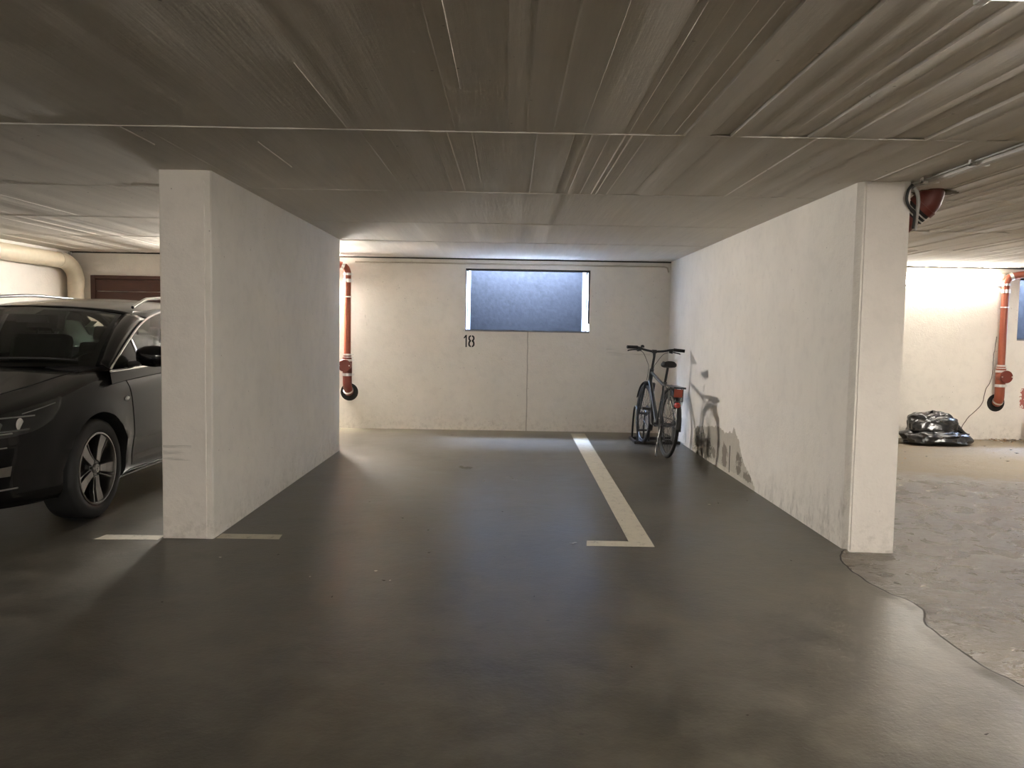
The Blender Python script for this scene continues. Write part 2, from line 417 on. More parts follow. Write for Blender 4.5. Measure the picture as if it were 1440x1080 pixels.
# ceiling: board-marked soffit in panels, each board stepped a few millimetres from the next
seams = [-6.3, -4.1, -2.55, -1.0, .55, 2.1, 3.68, 5.27, 6.80, 8.25, 10.35]
mb = MB(); rng = random.Random(11)
for p in range(len(seams)-1):
    y0, y1 = seams[p], seams[p+1]; x = XFL-.3; prof = []
    while x < XFR+.3:
        w = rng.choice([.05, .07, .09, .10, .12, .03]); strong = 0
        if y1 < 3.8: strong = interp(x, [-9, -.6, .25, .6, 9], [.08, .12, .45, 1, 1])
        elif y1 < 5.4: strong = interp(x, [-9, -1, .2, 1.6, 2.2, 9], [.15, .15, .5, .5, .7, 1])
        else: strong = interp(x, [-9, -2.2, -2, 2, 2.3, 9], [.35, .3, .05, .06, .9, .9])
        a = rng.uniform(-.006, .006)*strong; t = rng.uniform(-.0045, .0045)*strong
        prof += [(x+.003, a-t), (x+w-.002, a+t)]; x += w
    r0 = [(x, y0, H+.004+dz) for x, dz in prof]; r1 = [(x+rng.uniform(-.001, .001), y1, H+.004+dz) for x, dz in prof]
    mb.sheet([r0, r1])
    # raised fin where two formwork panels met
    if p > 0:
        path = []
        for k in range(60):
            xx = XFL+(XFR-XFL)*k/59
            path.append((xx, y0+.006*noise.noise((xx*.8, p, 0)), H+.002+.002*noise.noise((xx*3, p, 4))))
        mb.tube(path, [(.0028 if y0 < 4 else .0014)+.0016*abs(noise.noise((k*.9, p, 2))) for k in range(60)], 5, sq=(1, 1))
# thin fins along single board joints
for (x0, ya, yb) in ((-.2, 2.1, 3.03), (-.745, 2.77, 3.66), (-1.235, 3.95, 4.55), (-.19, 3.7, 4.9), (-1.78, 3.70, 4.05), (.31, 2.2, 3.66), (.72, 2.2, 3.64)):
    mb.tube([(x0+.003*noise.noise((x0, y, 0)), y, H+.001) for y in np.linspace(ya, yb, 12)], .0022, 4)
mb.box((XFL-.3, YFR-.3, H+.012), (XFR+.3, YB-.005, H+.32))
mb.box((XFL-.3, YB-.005, H+.012), (XFR+.3, YB+.25, H+.32))
struct(mb.obj('ceiling', mCeil, smooth=20, weld=False))

# back wall with two window openings
mb = MB(); T = .35; xsB = [XFL-.3]
def wallx(x0, x1, z0, z1): mb.box((x0, YB, z0), (x1, YB+T, z1))
x = XFL-.3
for (a, b, c, d) in WIN:
    wallx(x, a, -.1, H+.05); wallx(a, b, -.1, c); wallx(a, b, d, H+.05); x = b
wallx(x, XFR+.3, -.1, H+.05)
struct(mb.obj('wall_back', mWallBack))
# side, front walls
struct(MB().box((XFL-.3, YFR-.3, -.1), (XFL, YB, H+.05)).obj('wall_far_left', mWall))
struct(MB().box((XFR, YFR-.3, -.1), (XFR+.3, YB, H+.05)).obj('wall_far_right', mWall))
struct(MB().box((XFL, YFR-.3, -.1), (XFR, YFR, H+.05)).obj('wall_front', mWall))
# partition walls, thickened to a chamfered column at the lane end
def partition(name, x0, x1, y0, y1, mw, mc, cl, cr):
    pl = [(x0, y0+cl), (x0+cl*.5, y0), (x1-cr*.5, y0), (x1, y0+cr), (x1, y0+.10), (x1-.0, y1), (x0, y1)]
    w = MB().prism([(x, y, -.05) for x, y in pl], (0, 0, H+.06))
    return struct(w.obj(name, mw))
partition('wall_left', XL0, XL1, YL0, YL1, mWall, mCol, .01, .012)
partition('wall_right', XR0, XR1, YR0, YB+.01, mWallR, mColR, .045, .01)
# plaster coats on the column faces
def coat(name, x0, x1, y0, z1, mat, cl=.012, cr=.012):
    pl = [(x0+cl, y0-.006), (x1-cr, y0-.006), (x1-cr*.6, y0+.004), (x0+cl*.6, y0+.004)]
    return struct(MB().prism([(x, y, 0.004) for x, y in pl], (0, 0, z1)).obj(name, mat))
coat('trim_1', XL0, XL1-.028, YL0, H-.062, mCol)
coat('trim_2', XR0+.024, XR1, YR0, H-.012, mColR)
# dark strip painted in for the shadow gap under the slab
mb = MB(); mb.box((XFL, YB-.004, H-.012), (XR0, YB+.02, H+.01)); mb.box((XR1, YB-.004, H-.012), (XFR, YB+.02, H+.01))
struct(mb.obj('trim_3', mJoint))

# windows: frame, pane, and the concrete light well behind each
for i, (a, b, c, d) in enumerate(WIN):
    f = MB(); y0, y1 = YB+.012, YB+.05; t = .022
    f.box((a, y0, d-t*1.2), (b, y1, d)); f.box((a, y0, c), (b, y1, c+.008)); f.box((a, y0, c), (a+.008, y1, d)); f.box((b-t*.8, y0, c+.1), (b, y1, d))
    fo = struct(f.obj('window_%d' % (i+1), mDark))
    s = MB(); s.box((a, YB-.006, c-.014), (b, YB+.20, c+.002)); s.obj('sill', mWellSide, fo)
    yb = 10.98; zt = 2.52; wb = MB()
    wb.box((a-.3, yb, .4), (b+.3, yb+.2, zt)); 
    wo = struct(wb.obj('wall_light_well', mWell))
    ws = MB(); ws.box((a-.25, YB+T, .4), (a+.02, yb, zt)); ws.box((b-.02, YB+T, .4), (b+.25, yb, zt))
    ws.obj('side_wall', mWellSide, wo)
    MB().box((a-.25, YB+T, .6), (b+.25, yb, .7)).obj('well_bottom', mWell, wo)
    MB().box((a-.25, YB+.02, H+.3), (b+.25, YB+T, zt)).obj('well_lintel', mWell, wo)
    L = bpy.data.lights.new('sky_portal', 'AREA'); L.shape = 'RECTANGLE'; L.size = b-a-.04; L.size_y = yb-YB-T; L.cycles.is_portal = True
    lo = bpy.data.objects.new('sky_portal', L); COL.objects.link(lo); lo.location = ((a+b)/2, (yb+YB+T)/2, zt-.01)

# ================================================================== FLOOR PAINT AND NUMBER
def paint(name, quad, label, z=.0015):
    o = MB().prism([(x, y, 0.0002) for x, y in quad], (0, 0, z)).obj(name, mLine)
    return prop(o, label, 'marking')
L = MB()
pa, pb, pc, pd = (.775, 9.98), (.985, 9.98), (.885, 4.68), (.735, 4.79)
L.prism([(.78, 9.93, .0002), (.955, 9.93, .0002), (.885, 4.80, .0002), (.745, 4.80, .0002)], (0, 0, .0015))
L.prism([(.478, 4.685, .0002), (.883, 4.685, .0002), (.885, 4.80, .0002), (.49, 4.80, .0002)], (0, 0, .0015))
prop(L.obj('floor_marking', mLine), 'long cream painted L-shaped bay line on the floor between window and lane', 'marking', 'cream painted bay lines')
o = paint('floor_marking', [(-2.43, 4.65), (-2.06, 4.665), (-2.06, 4.76), (-2.41, 4.76)], 'short cream bay line on the floor left of the left column, by the car'); o['group'] = 'cream painted bay lines'
o = paint('floor_marking', [(-1.735, 4.72), (-1.36, 4.72), (-1.37, 4.825), (-1.735, 4.825)], 'short cream bay line on the floor right of the left column'); o['group'] = 'cream painted bay lines'
def zp(px, pz): return (-.557+(px-383)*.000332, YB-.0015, 1.052+(770-pz)*.000332)
N = MB()
one = [(432, 305), (432, 770), (383, 770), (383, 400), (325, 450), (308, 415), (385, 305)]
half = [(592, 315), (540, 328), (500, 365), (486, 420), (492, 480), (520, 525), (495, 570), (484, 640), (490, 700), (530, 750), (592, 775), (592, 720), (560, 700), (545, 640), (560, 580), (592, 555), (592, 500), (560, 478), (545, 430), (560, 385), (592, 368)]
for poly in (one, half, [(1214-x, y) for x, y in half][::-1]): N.prism([zp(*p) for p in poly], (0, -.0015, 0))
mNum = simple('black_stencil_paint', (.012, .012, .012), .6)
prop(N.obj('stencil_number', mNum), 'black stencilled number 18 on the back wall below the window', 'number')

# ================================================================== LAMPS
def lamp(x0, x1, y, z, strength, label, mount='wall', group='fluorescent tube lights', color=(1, .94, .86)):
    r = empty('fluorescent_light', ((x0+x1)/2, y, z), label, 'light', group)
    w = (x1-x0)/2; mE = emit_mat('lit_diffuser', color, strength)
    if mount == 'wall':
        MB().box((-w, -.022, -.055), (w, 0, .055)).obj('housing', mWhitePl, r, bevel=.004)
        d = MB(); pr = [(-.022, -.05), (-.06, -.045), (-.078, -.02), (-.078, .02), (-.06, .045), (-.022, .05)]
        d.prism([(-w+.03, a, b) for a, b in pr], (2*w-.06, 0, 0)); d.obj('diffuser', mE, r)
        for s in (-1, 1):
            MB().box((min(s*w, s*(w-.03)), -.08, -.052), (max(s*w, s*(w-.03)), -.02, .052)).obj('end_cap', mWhitePl, r, bevel=.006)
    else:
        MB().box((-w, -.05, -.03), (w, .05, 0)).obj('housing', mWhitePl, r, bevel=.004)
        d = MB(); pr = [(-.045, -.03), (-.04, -.07), (-.02, -.09), (.02, -.09), (.04, -.07), (.045, -.03)]
        d.prism([(-w+.03, a, b) for a, b in pr], (2*w-.06, 0, 0)); d.obj('diffuser', mE, r)
        for s in (-1, 1):
            MB().box((min(s*w, s*(w-.03)), -.048, -.093), (max(s*w, s*(w-.03)), .048, -.03)).obj('end_cap', mWhitePl, r, bevel=.006)
    return r
lamp(4.62, 6.16, YB-.0005, 1.985, LAMP_BACK_R, 'lit white fluorescent tube light on the back wall of the right bay')
lamp(-3.05, -2.36, YB-.0005, 1.985, LAMP_BACK_L, 'lit fluorescent tube light on the back wall behind the left partition')
lamp(1.10, 2.60, 1.935, H+.002, LAMP_EDGE, 'fluorescent tube light on the ceiling at the top right corner of the photo', 'ceil')
lamp(1.98, 3.48, 1.72, H+.002, LAMP_LANE, 'lit fluorescent tube light on the ceiling over the lane, right of the view', 'ceil').rotation_euler = (0, 0, PI/2)

FILL_BAY = 16.0  # unseen tube, added to brighten the right bay ceiling
lamp(5.15, 6.65, 7.65, H+.002, FILL_BAY, 'added unseen fluorescent tube light brightening the right bay from its ceiling', 'ceil').rotation_euler = (0, 0, PI/2)
for x_, t_ in ((2.6, 'right of the viewer'), (-3.4, 'left of the viewer')):
    q = lamp(x_-.77, x_+.77, YFR+.0005, 1.985, FILL_FRONT, 'added unseen fluorescent fill light on the wall behind the camera, '+t_)
    q.rotation_euler = (0, 0, PI)
# ================================================================== PIPES
def ring(mb, c, r, w, axis='Z', n=20, mi=0, lug=None):
    mb.lathe([(r*.9, -w/2), (r, -w/2), (r, w/2), (r*.9, w/2)], c, axis, n, closed=True, mi=mi)
    if lug:
        cx, cy, cz = c; mb.box((cx+lug*r*.8, cy-.015, cz-w*.4), (cx+lug*(r+.02), cy+.002, cz+w*.4), mi)
        mb.tube([(cx+lug*(r+.012), cy-.02, cz), (cx+lug*(r+.012), cy+.008, cz)], .005, 6, mi=mi)
def drain_stack(x, label, sgn, zt, tilt=0):
    """cast drain coming off the ceiling corner, down the wall and back into a hole"""
    y = YB-.085; r = empty('drain_pipe', (x, y, .5), label, 'pipe')
    z0 = -.5
    def P(px, py, pz): return (px, py, pz-.5)
    up_ = [P(0, 0, .93), P(0, 0, zt-.13)]; MB().tube(up_, .042, 20).obj('riser', mRed, r, smooth=40)
    # top bend running away sideways
    b = bez([P(0, 0, zt-.13), P(sgn*.005, 0, zt-.07), P(sgn*.03, -.01, zt-.015), P(sgn*.09, -.03, zt+.012), P(sgn*.2, -.07, zt+.03)], 8)
    MB().tube(b, .044, 20).obj('top_bend', mRed, r, smooth=40)
    MB().tube([b[-1], b[-1]+Vector((sgn*.5, -.2, .04))], .046, 20).obj('side_run', mRed, r, smooth=40)
    # lower fitting with round inspection cover
    fit = MB(); fit.lathe([(.050, .93), (.050, .90), (.058, .90), (.058, .67), (.056, .66)], (0, 0, -.5), n=24)
    fit.tube([P(-.0, .0, .80), P(-sgn*-.0-.012*0, -.085, .80)], .06, 24)
    fit.obj('inspection_fitting', mRedD if sgn < 0 else mRed, r, smooth=40)
    cv = MB(); cv.lathe([(.0, -.104), (.072, -.104), (.078, -.098), (.078, -.086), (.0, -.086)], (sgn*.018, 0, .30), 'Y', 32)
    co = cv.obj('inspection_cover', mRedD, r, smooth=40)
    for s in (-1, 1):
        MB().lathe([(0, -.112), (.008, -.112), (.008, -.10)], (sgn*.018+s*.062, 0, .30), 'Y', 8).obj('cover_bolt', mSteel, co)
    eb = bez([P(0, 0, .66), P(0, 0, .58), P(.004, .012, .52), P(.008, .045, .475), P(.01, .068, .462)], 8)
    MB().tube(eb, [.056]*len(eb), 20).obj('bottom_bend', mRedD if sgn < 0 else mRed, r, smooth=40)
    # wall hole: flat disc, its dark depth painted in black
    MB().lathe([(0, .0835), (.108, .0835), (.112, .0848), (0, .0848)], (.01, 0, -.04), 'Y', 32).obj('wall_sleeve', mHole, r)
    for (zz, rr, w) in ((zt-.10, .050, .03), (zt-.18, .052, .045), (.935, .054, .022), (.895, .054, .03), (.865, .064, .028), (.685, .064, .034)):
        m_ = MB(); ring(m_, (0, 0, zz-.5), rr, w, lug=1); m_.obj('pipe_clamp', mSteel, r, smooth=40)
    m_ = MB(); ring(m_, (0, 0, zt-.38-.5), .052, .014, lug=None); m_.tube([(0, .04, zt-.88), (0, .083, zt-.88)], .008, 8); m_.obj('wall_bracket', mSteel, r, smooth=40)
    cb = MB(); q = b[20]; dirv = (b[21]-b[19]).normalized(); cb.tube([q-dirv*.018, q+dirv*.018], .051, 20); cb.obj('pipe_clamp', mSteel, r, smooth=40)
    cb = MB(); q = eb[22]; dirv = (eb[23]-eb[21]).normalized(); cb.tube([q-dirv*.012, q+dirv*.012], .0605, 20); cb.obj('pipe_clamp', mSteel, r, smooth=40)
    return r
drain_stack(-2.03, 'red-brown drain pipe down the back wall beside the end of the left partition', -1, 2.035)
drain_stack(6.18, 'bright red-brown drain pipe down the back wall right of the lit lamp', 1, 2.045)

# big beige pipe along the left wall and down the corner
r = empty('duct_pipe', (-5.40, 9.98, 1.0), 'thick beige pipe under the ceiling, bending down in the far left corner', 'pipe')
pth = [(0, -7.5, 1.02), (0, -.34, 1.02)]
MB().tube(pth, .092, 24).obj('ceiling_run', mBeige, r, smooth=40)
bd = bez([(0, -.36, 1.02), (0, -.2, 1.015), (.01, -.07, .95), (.02, -.0, .84), (.02, 0, .70)], 8)
MB().tube(bd, .096, 24).obj('elbow', mBeige, r, smooth=40)
MB().tube([(.02, 0, .72), (.02, 0, -1.0)], .092, 24).obj('down_pipe', mBeige, r, smooth=40)
for yy in (-1.6, -4.2):
    m_ = MB(); m_.lathe([(.088, -.02), (.099, -.02), (.099, .02), (.088, .02)], (0, yy, 1.02), 'Y', 24, closed=True); m_.tube([(0, yy, 1.1), (0, yy, 1.158)], .008, 8); m_.obj('pipe_bracket', mSteel, r, smooth=40)
prop(MB().tube([(-5.50, 10.085, 0), (-5.50, 10.085, 2.15)], .02, 10).obj('shadow_line_tube', mGrey, smooth=40), 'thin grey tube added for the shadow line behind the beige pipe in the far left corner', 'pipe')  # upright tube stands in for the shadow beside the beige pipe

# red pipe elbow through the ceiling behind the right column
r = empty('drain_elbow', (2.555, 4.96, 2.13), 'dark red drain elbow hanging from the ceiling behind the right column top', 'pipe')
b = bez([(0.0, -.02, .07), (.0, -.01, .02), (-.012, .0, -.03), (-.045, .02, -.068)], 6); MB().tube(b, .078, 22).obj('upper_bend', mRedD, r, smooth=40)
b2 = [Vector((-.03, .01, -.052)), Vector((-.11, .075, -.145)), Vector((-.145, .22, -.22)), Vector((-.165, .5, -.27)), Vector((-.165, 2.2, -.36))]; MB().tube(bez(b2, 5), .066, 22).obj('side_run', mRedD, r, smooth=40)
dv = (b2[1]-b2[0]).normalized()
MB().tube([b2[0]-dv*.012, b2[0]+dv*.022], .086, 22).obj('socket_collar', mRedD, r, smooth=40)
for k in (.035, .06):
    MB().tube([b2[0]+dv*(k+.007), b2[0]+dv*(k+.015)], .0775, 22).obj('steel_band', mSteel, r, smooth=40)
MB().tube([b2[0]+dv*.014, b2[0]+dv*.085], .074, 22).obj('rubber_sleeve', mRubber, r, smooth=40)
fm = MB(); bmv = []
for k in range(28):
    a = 2*PI*k/28; rr = (.095+.03*noise.noise((math.cos(a)*2, math.sin(a)*2, 1)))
    bmv.append((rr*math.cos(a)*(1.0 if math.cos(a) < 0 else 1.9), rr*math.sin(a)*1.0, 0.026+.006*random.random()))
fm.add(bmv+[(.02, 0, .012)], [(i, (i+1) % 28, 28) for i in range(28)]); fm.obj('foam_seal', mFoam, r)

# conduits on the ceiling running from the right column to the lane
r = empty('cable_conduit', (2.33, 4.68, H-.02), 'grey cable conduit on the ceiling running from the right column toward the lane', 'conduit', 'conduits at the right column')
MB().box((-.014, -2.6, -.010), (.024, .05, .0205)).obj('trunking', mTrunk, r, bevel=.003)
MB().tube([(-.026, -2.6, .011), (-.026, .0, .011)], .006, 10).obj('cable', mGrey, r, smooth=40)
MB().tube([(.036, -2.6, .008), (.036, -.25, .008)], .009, 10).obj('white_conduit', mWhitePl, r, smooth=40)
for yy in (-.15, -.62, -1.6, -2.4):
    m_ = MB(); m_.box((-.046, yy-.01, -.009), (.050, yy+.01, .003)); m_.box((-.046, yy-.01, -.009), (-.04, yy+.01, .021)); m_.obj('conduit_clip', mWhitePl, r)
c = bez([(2.30, 4.66, H-.015), (2.275, 4.655, H-.045), (2.268, 4.655, H-.10), (2.29, 4.66, H-.145), (2.322, 4.672, H-.165), (2.33, 4.68, H-.20), (2.33, 4.69, H-.26)], 8)
prop(MB().tube(c, .0085, 10).obj('cable_loop', mBlackPl, smooth=40), 'black cable looping over the top corner of the right column', 'cable')
c = bez([(2.305, 4.66, H-.03), (2.33, 4.665, H-.055), (2.345, 4.675, H-.11), (2.348, 4.69, H-.17), (2.345, 4.70, H-.27)], 8)
prop(MB().tube(c, [.011]*len(c), 12).obj('bent_conduit', mGrey, smooth=40), 'short bent grey conduit down the side of the right column top', 'conduit', 'conduits at the right column')
# small pipe along the top of the back wall
c = [(-1.95, YB-.012, 2.098), (1.93, YB-.012, 2.098)] 
cc = [Vector(p) for p in c]+[Vector((1.965, YB-.012, 2.085)), Vector((1.98, YB-.012, 2.03))]
mCond = simple('painted_conduit', (.50, .45, .37), .6)
prop(MB().tube(cc, .010, 10).obj('wall_conduit', mCond, smooth=40), 'thin painted conduit along the top of the back wall above the window', 'conduit', 'conduits on the back wall')
prop(MB().tube([(2.35, YB-.012, 2.10), (8.9, YB-.012, 2.10)], .010, 10).obj('wall_conduit', mCond, smooth=40), 'thin painted conduit along the back wall above the lit lamp', 'conduit', 'conduits on the back wall')

# wooden boards in the far left
mWood = Mat('dark_brown_boards', (.1,.03,.012), .6); v = mWood.coord((1.5, 1, 14)); nn = mWood.noise(6, 5, .6, v); mWood.col(mWood.mix(nn, (.030, .009, .004), (.075, .022, .009))); mWood.bump(nn, .4, .004); mWood = mWood.m
r = empty('board_panel', (-4.45, YB, 1.05), 'dark brown wooden board panel on the back wall above the car roof', 'panel')
for k in range(5):
    MB().box((-.74, -.03, .02+k*.152), (.76, -.006, .165+k*.152)).obj('board', mWood, r, bevel=.004)
fr = MB(); fr.box((-.80, -.045, 0), (-.74, 0, .82)); fr.box((.76, -.045, 0), (.82, 0, .82)); fr.box((-.74, -.045, .775), (.76, 0, .82)); fr.box((-.74, -.045, -.02), (.76, 0, .02)); fr.obj('board_frame', mWood, r, bevel=.004)

# ================================================================== RUBBISH BAG
mBag = Mat('black_plastic_film', (.012, .012, .013), .22, spec=.7); vv = mBag.coord((1, 1, 1)); wn = mBag.noise(14, 3, .5, vv, 1.0); mBag.bump(wn, .35, .02); mBag = mBag.m
def blob(c, rad, seed, amp, squash, nu=64, nv=40):
    mb = MB(); rows = []
    for i in range(nv+1):
        th = PI*i/nv; row = []
        for j in range(nu):
            ph = 2*PI*j/nu; d = Vector((math.sin(th)*math.cos(ph), math.sin(th)*math.sin(ph), math.cos(th)))
            q = Vector((d.x*1.7+seed, d.y*1.7, d.z*1.7))
            f = 1+amp*(1-2*abs(noise.noise(q*1.3)))*.6-amp*.9*abs(noise.noise(q*2.6+Vector((3, 1, seed))))-amp*.4*abs(noise.noise(q*5.5))
            p = Vector((math.copysign(abs(d.x)**.85, d.x)*rad[0]*f, d.y*rad[1]*f, math.copysign(abs(d.z)**.8, d.z)*rad[2]*f))+Vector(c)
            if p.z < squash: p.z = squash+ (p.z-squash)*.03
            row.append(p)
        rows.append(row)
    vs = [p for r in rows for p in r]; fs = [(i*nu+j, i*nu+(j+1) % nu, (i+1)*nu+(j+1) % nu, (i+1)*nu+j) for i in range(nv) for j in range(nu)]
    return mb.add(vs, fs)
r = empty('rubbish_bag', (5.16, 9.62, -.012), 'crumpled shiny black plastic rubbish bag on the floor under the lit lamp', 'bag')
def film(c, rad, seed, jit, zmin, name):
    g = random.Random(seed); nu, nv = 22, 11; m_ = MB(); rows = []
    for i in range(nv+1):
        th = PI*i/nv; row = []
        for k in range(nu):
            ph = 2*PI*(k+.5*(i % 2))/nu; f = 1+g.uniform(-jit, jit)*(math.sin(th)**.5)
            x = math.copysign(abs(math.sin(th)*math.cos(ph))**.75, math.cos(ph))*rad[0]*f
            y = math.copysign(abs(math.sin(th)*math.sin(ph))**.8, math.sin(ph))*rad[1]*f
            z = math.copysign(abs(math.cos(th))**.7, math.cos(th))*rad[2]*(1+g.uniform(-jit, jit)*.8)
            row.append(Vector((x, y, max(z, zmin-c[2]+.012*g.random())))+Vector(c))
        rows.append(row)
    vs = [p for q_ in rows for p in q_]; fs = []
    for i in range(nv):
        for k in range(nu):
            a, b, d, e = i*nu+k, i*nu+(k+1) % nu, (i+1)*nu+(k+1) % nu, (i+1)*nu+k
            fs += [(a, b, d), (a, d, e)] if (i+k) % 2 else [(a, b, e), (b, d, e)]
    o = m_.add(vs, fs).obj(name, mBag, r, smooth=180); md = o.modifiers.new('s', 'SUBSURF'); md.levels = 2; md.render_levels = 2
    return o
film((-.01, .06, .215), (.30, .20, .165), 3, .24, .05, 'filled_body')
film((-.0, -.01, .075), (.385, .25, .10), 8, .22, .008, 'slack_film')
t_ = MB(); t_.tube(bez([(.26, -.0, .20), (.31, -.03, .16), (.36, -.05, .13), (.40, -.05, .13)], 5), [.05, .047, .044, .04, .035, .03, .026, .022, .02, .018, .016, .014, .012, .01, .008, .006][:16], 8).obj('knotted_corner', mBag, r, smooth=40)
w = bez([(5.52, 9.70, .02), (5.60, 9.85, .11), (5.78, 10.02, .26), (5.98, 10.07, .44), (6.02, 10.07, .62), (6.075, 10.075, .72), (6.10, 10.075, .84), (6.10, 10.075, .98), (6.11, 10.08, 1.10), (6.13, 10.08, 1.30)], 6)
w = [p+Vector((.006*noise.noise((i*.5, 0, 0)), 0, .004*noise.noise((0, i*.6, 0)))) for i, p in enumerate(w)]
prop(MB().tube(w, .0045, 6).obj('wire', simple('rusty_wire', (.07, .05, .035), .7), smooth=40), 'thin dark wire rising from the rubbish bag to the right drain pipe', 'wire')

# debris: leaves and crumbs
mLeaf = simple('dry_leaf', (.38, .22, .10), .8, var=.3); mChip = simple('dark_grit', (.03, .025, .02), .8); mPale = simple('paper_scrap', (.62, .58, .50), .7)
db = MB(); rr = random.Random(5)
def scrap(x, y, s, mi, z=-.003):
    a = rr.uniform(0, PI); c, sn = math.cos(a), math.sin(a); pts = [(-s, 0), (-s*.3, -s*.35), (s, -s*.1), (s*.5, s*.4), (-s*.4, s*.3)]
    vs = [(x+px*c-py*sn, y+px*sn+py*c, z+.004+rr.uniform(0, s*.3)) for px, py in pts]
    db.add(vs+[(x, y, z+.002)], [(0, 1, 2, 3, 4), (1, 0, 5), (2, 1, 5), (3, 2, 5), (4, 3, 5), (0, 4, 5)], mi)
for k in range(120):
    scrap(rr.uniform(6.05, 6.9), YB-.03-abs(rr.gauss(0, .14)), rr.uniform(.012, .035), rr.choice([0, 0, 1, 2]))
for k in range(46): scrap(rr.uniform(2.6, 6.6), rr.uniform(6.2, 10.0), rr.uniform(.01, .03), rr.choice([0, 1, 1, 2]))
prop(db.obj('leaf_litter', [mLeaf, mChip, mPale]), 'scattered dry leaves and scraps on the rough floor of the right bay', 'litter', kind='stuff')
db = MB()
for k in range(26): scrap(rr.uniform(-1.6, 3.4), rr.uniform(2.3, 6.5), rr.uniform(.006, .013), rr.choice([1, 1, 1, 2]), 0)
prop(db.obj('floor_grit', [mLeaf, mChip, mPale]), 'dark and pale specks of grit on the grey floor of the lane', 'grit', kind='stuff')
db = MB(); scrap(.40, 4.72, .028, 2, 0); prop(db.obj('paper_scrap', [mLeaf, mChip, mPale]), 'tiny pale scrap on the floor at the foot of the L-shaped line', 'scrap')
pk = MB(); pk.box((6.49, YB-.20, -.01), (6.62, YB-.17, .34)); prop(pk.obj('plank', simple('raw_wood', (.36, .2, .10), .7), T=None), 'reddish brown plank standing at the back wall beside the leaf litter', 'plank')

# ================================================================== BICYCLE
mFrame = Mat('dark_blue_grey_frame', (.018, .023, .030), .35, .2, coat=.6).m
mAlu = simple('brushed_aluminium', (.12, .12, .12), .4, 1)
mRimB = simple('black_anodised_rim', (.012, .012, .012), .5, .2)
mBlkM = simple('black_metal', (.012, .012, .013), .35)
mRedR = Mat('red_reflector', (.45, .02, .012), .2, coat=.5).m
mOrR = Mat('orange_red_bag', (.42, .07, .03), .5).m
mWhite = simple('white_reflector', (.8, .8, .78), .3)
RB = .345
bike = empty('bicycle', (1.612, 8.10, .001), 'dark grey city bicycle leaning at the right wall, front wheel in a floor stand', 'bicycle', rot=(math.radians(3.3), 0, math.atan2(1.03, -.07)))
def wheel(cx, parent, name):
    w = MB(); 
    ty = []
    for k in range(14):
        a = 2*PI*k/14; ty.append((RB-.02+.0195*math.cos(a), .0185*math.sin(a)))
    w.lathe(ty, (cx, 0, RB), 'Y', 56, closed=True); wo = w.obj(name, mRubber, parent, smooth=60)
    rm = MB(); rm.lathe([(.311, -.011), (.311, .011), (.296, .009), (.290, 0), (.296, -.009)], (cx, 0, RB), 'Y', 56, closed=True); rm.obj('rim', mRimB, wo, smooth=40)
    sp = MB(); 
    for k in range(32):
        a = 2*PI*k/32; s = 1 if k % 2 else -1; a2 = a+(.35 if (k//2) % 2 else -.35)
        sp.tube([(cx+.292*math.cos(a), 0, RB+.292*math.sin(a)), (cx+.022*math.cos(a2), s*.028, RB+.022*math.sin(a2))], .0014, 4)
    sp.obj('spokes', mAlu, wo)
    hb = MB(); hb.lathe([(.012, -.06), (.012, -.035), (.026, -.033), (.026, -.027), (.014, -.024), (.014, .024), (.026, .027), (.026, .033), (.012, .035), (.012, .06)], (cx, 0, RB), 'Y', 16); hb.obj('hub', mAlu, wo, smooth=40)
    return wo
wheel(0, bike, 'rear_wheel'); wheel(1.06, bike, 'front_wheel')
BB = Vector((.445, 0, .29)); ST = Vector((.275, 0, .745)); HT = Vector((.872, 0, .865)); HBm = Vector((.915, 0, .715))
fb = MB()
fb.tube([BB, ST], .0165, 14); fb.tube([ST+Vector((.005, 0, -.03)), HT+Vector((.003, 0, -.035))], .0165, 14)
fb.tube([BB, HBm+Vector((-.003, 0, .02))], .023, 14); fb.tube([HT, HBm], .024, 14)
for s in (-1, 1):
    fb.tube([BB+Vector((-.04, s*.03, 0)), (.2, s*.05, .30), (0, s*.066, RB)], .010, 8)
    fb.tube([ST+Vector((0, s*.02, -.04)), (.12, s*.05, .55), (0, s*.066, RB)], .008, 8)
fb.tube([BB+Vector((0, -.036, 0)), BB+Vector((0, .036, 0))], .024, 14)
fb.obj('frame', mFrame, bike, smooth=40)
fk = MB(); fk.tube([HBm+Vector((.002, -.055, -.02)), HBm+Vector((.002, .055, -.02))], .02, 12)
for s in (-1, 1): fk.tube([HBm+Vector((.002, s*.052, -.01)), (1.0, s*.056, .50), (1.045, s*.058, .38), (1.06, s*.06, RB)], [.015, .014, .010, .009], 10)
fk.obj('fork', mFrame, bike, smooth=40)
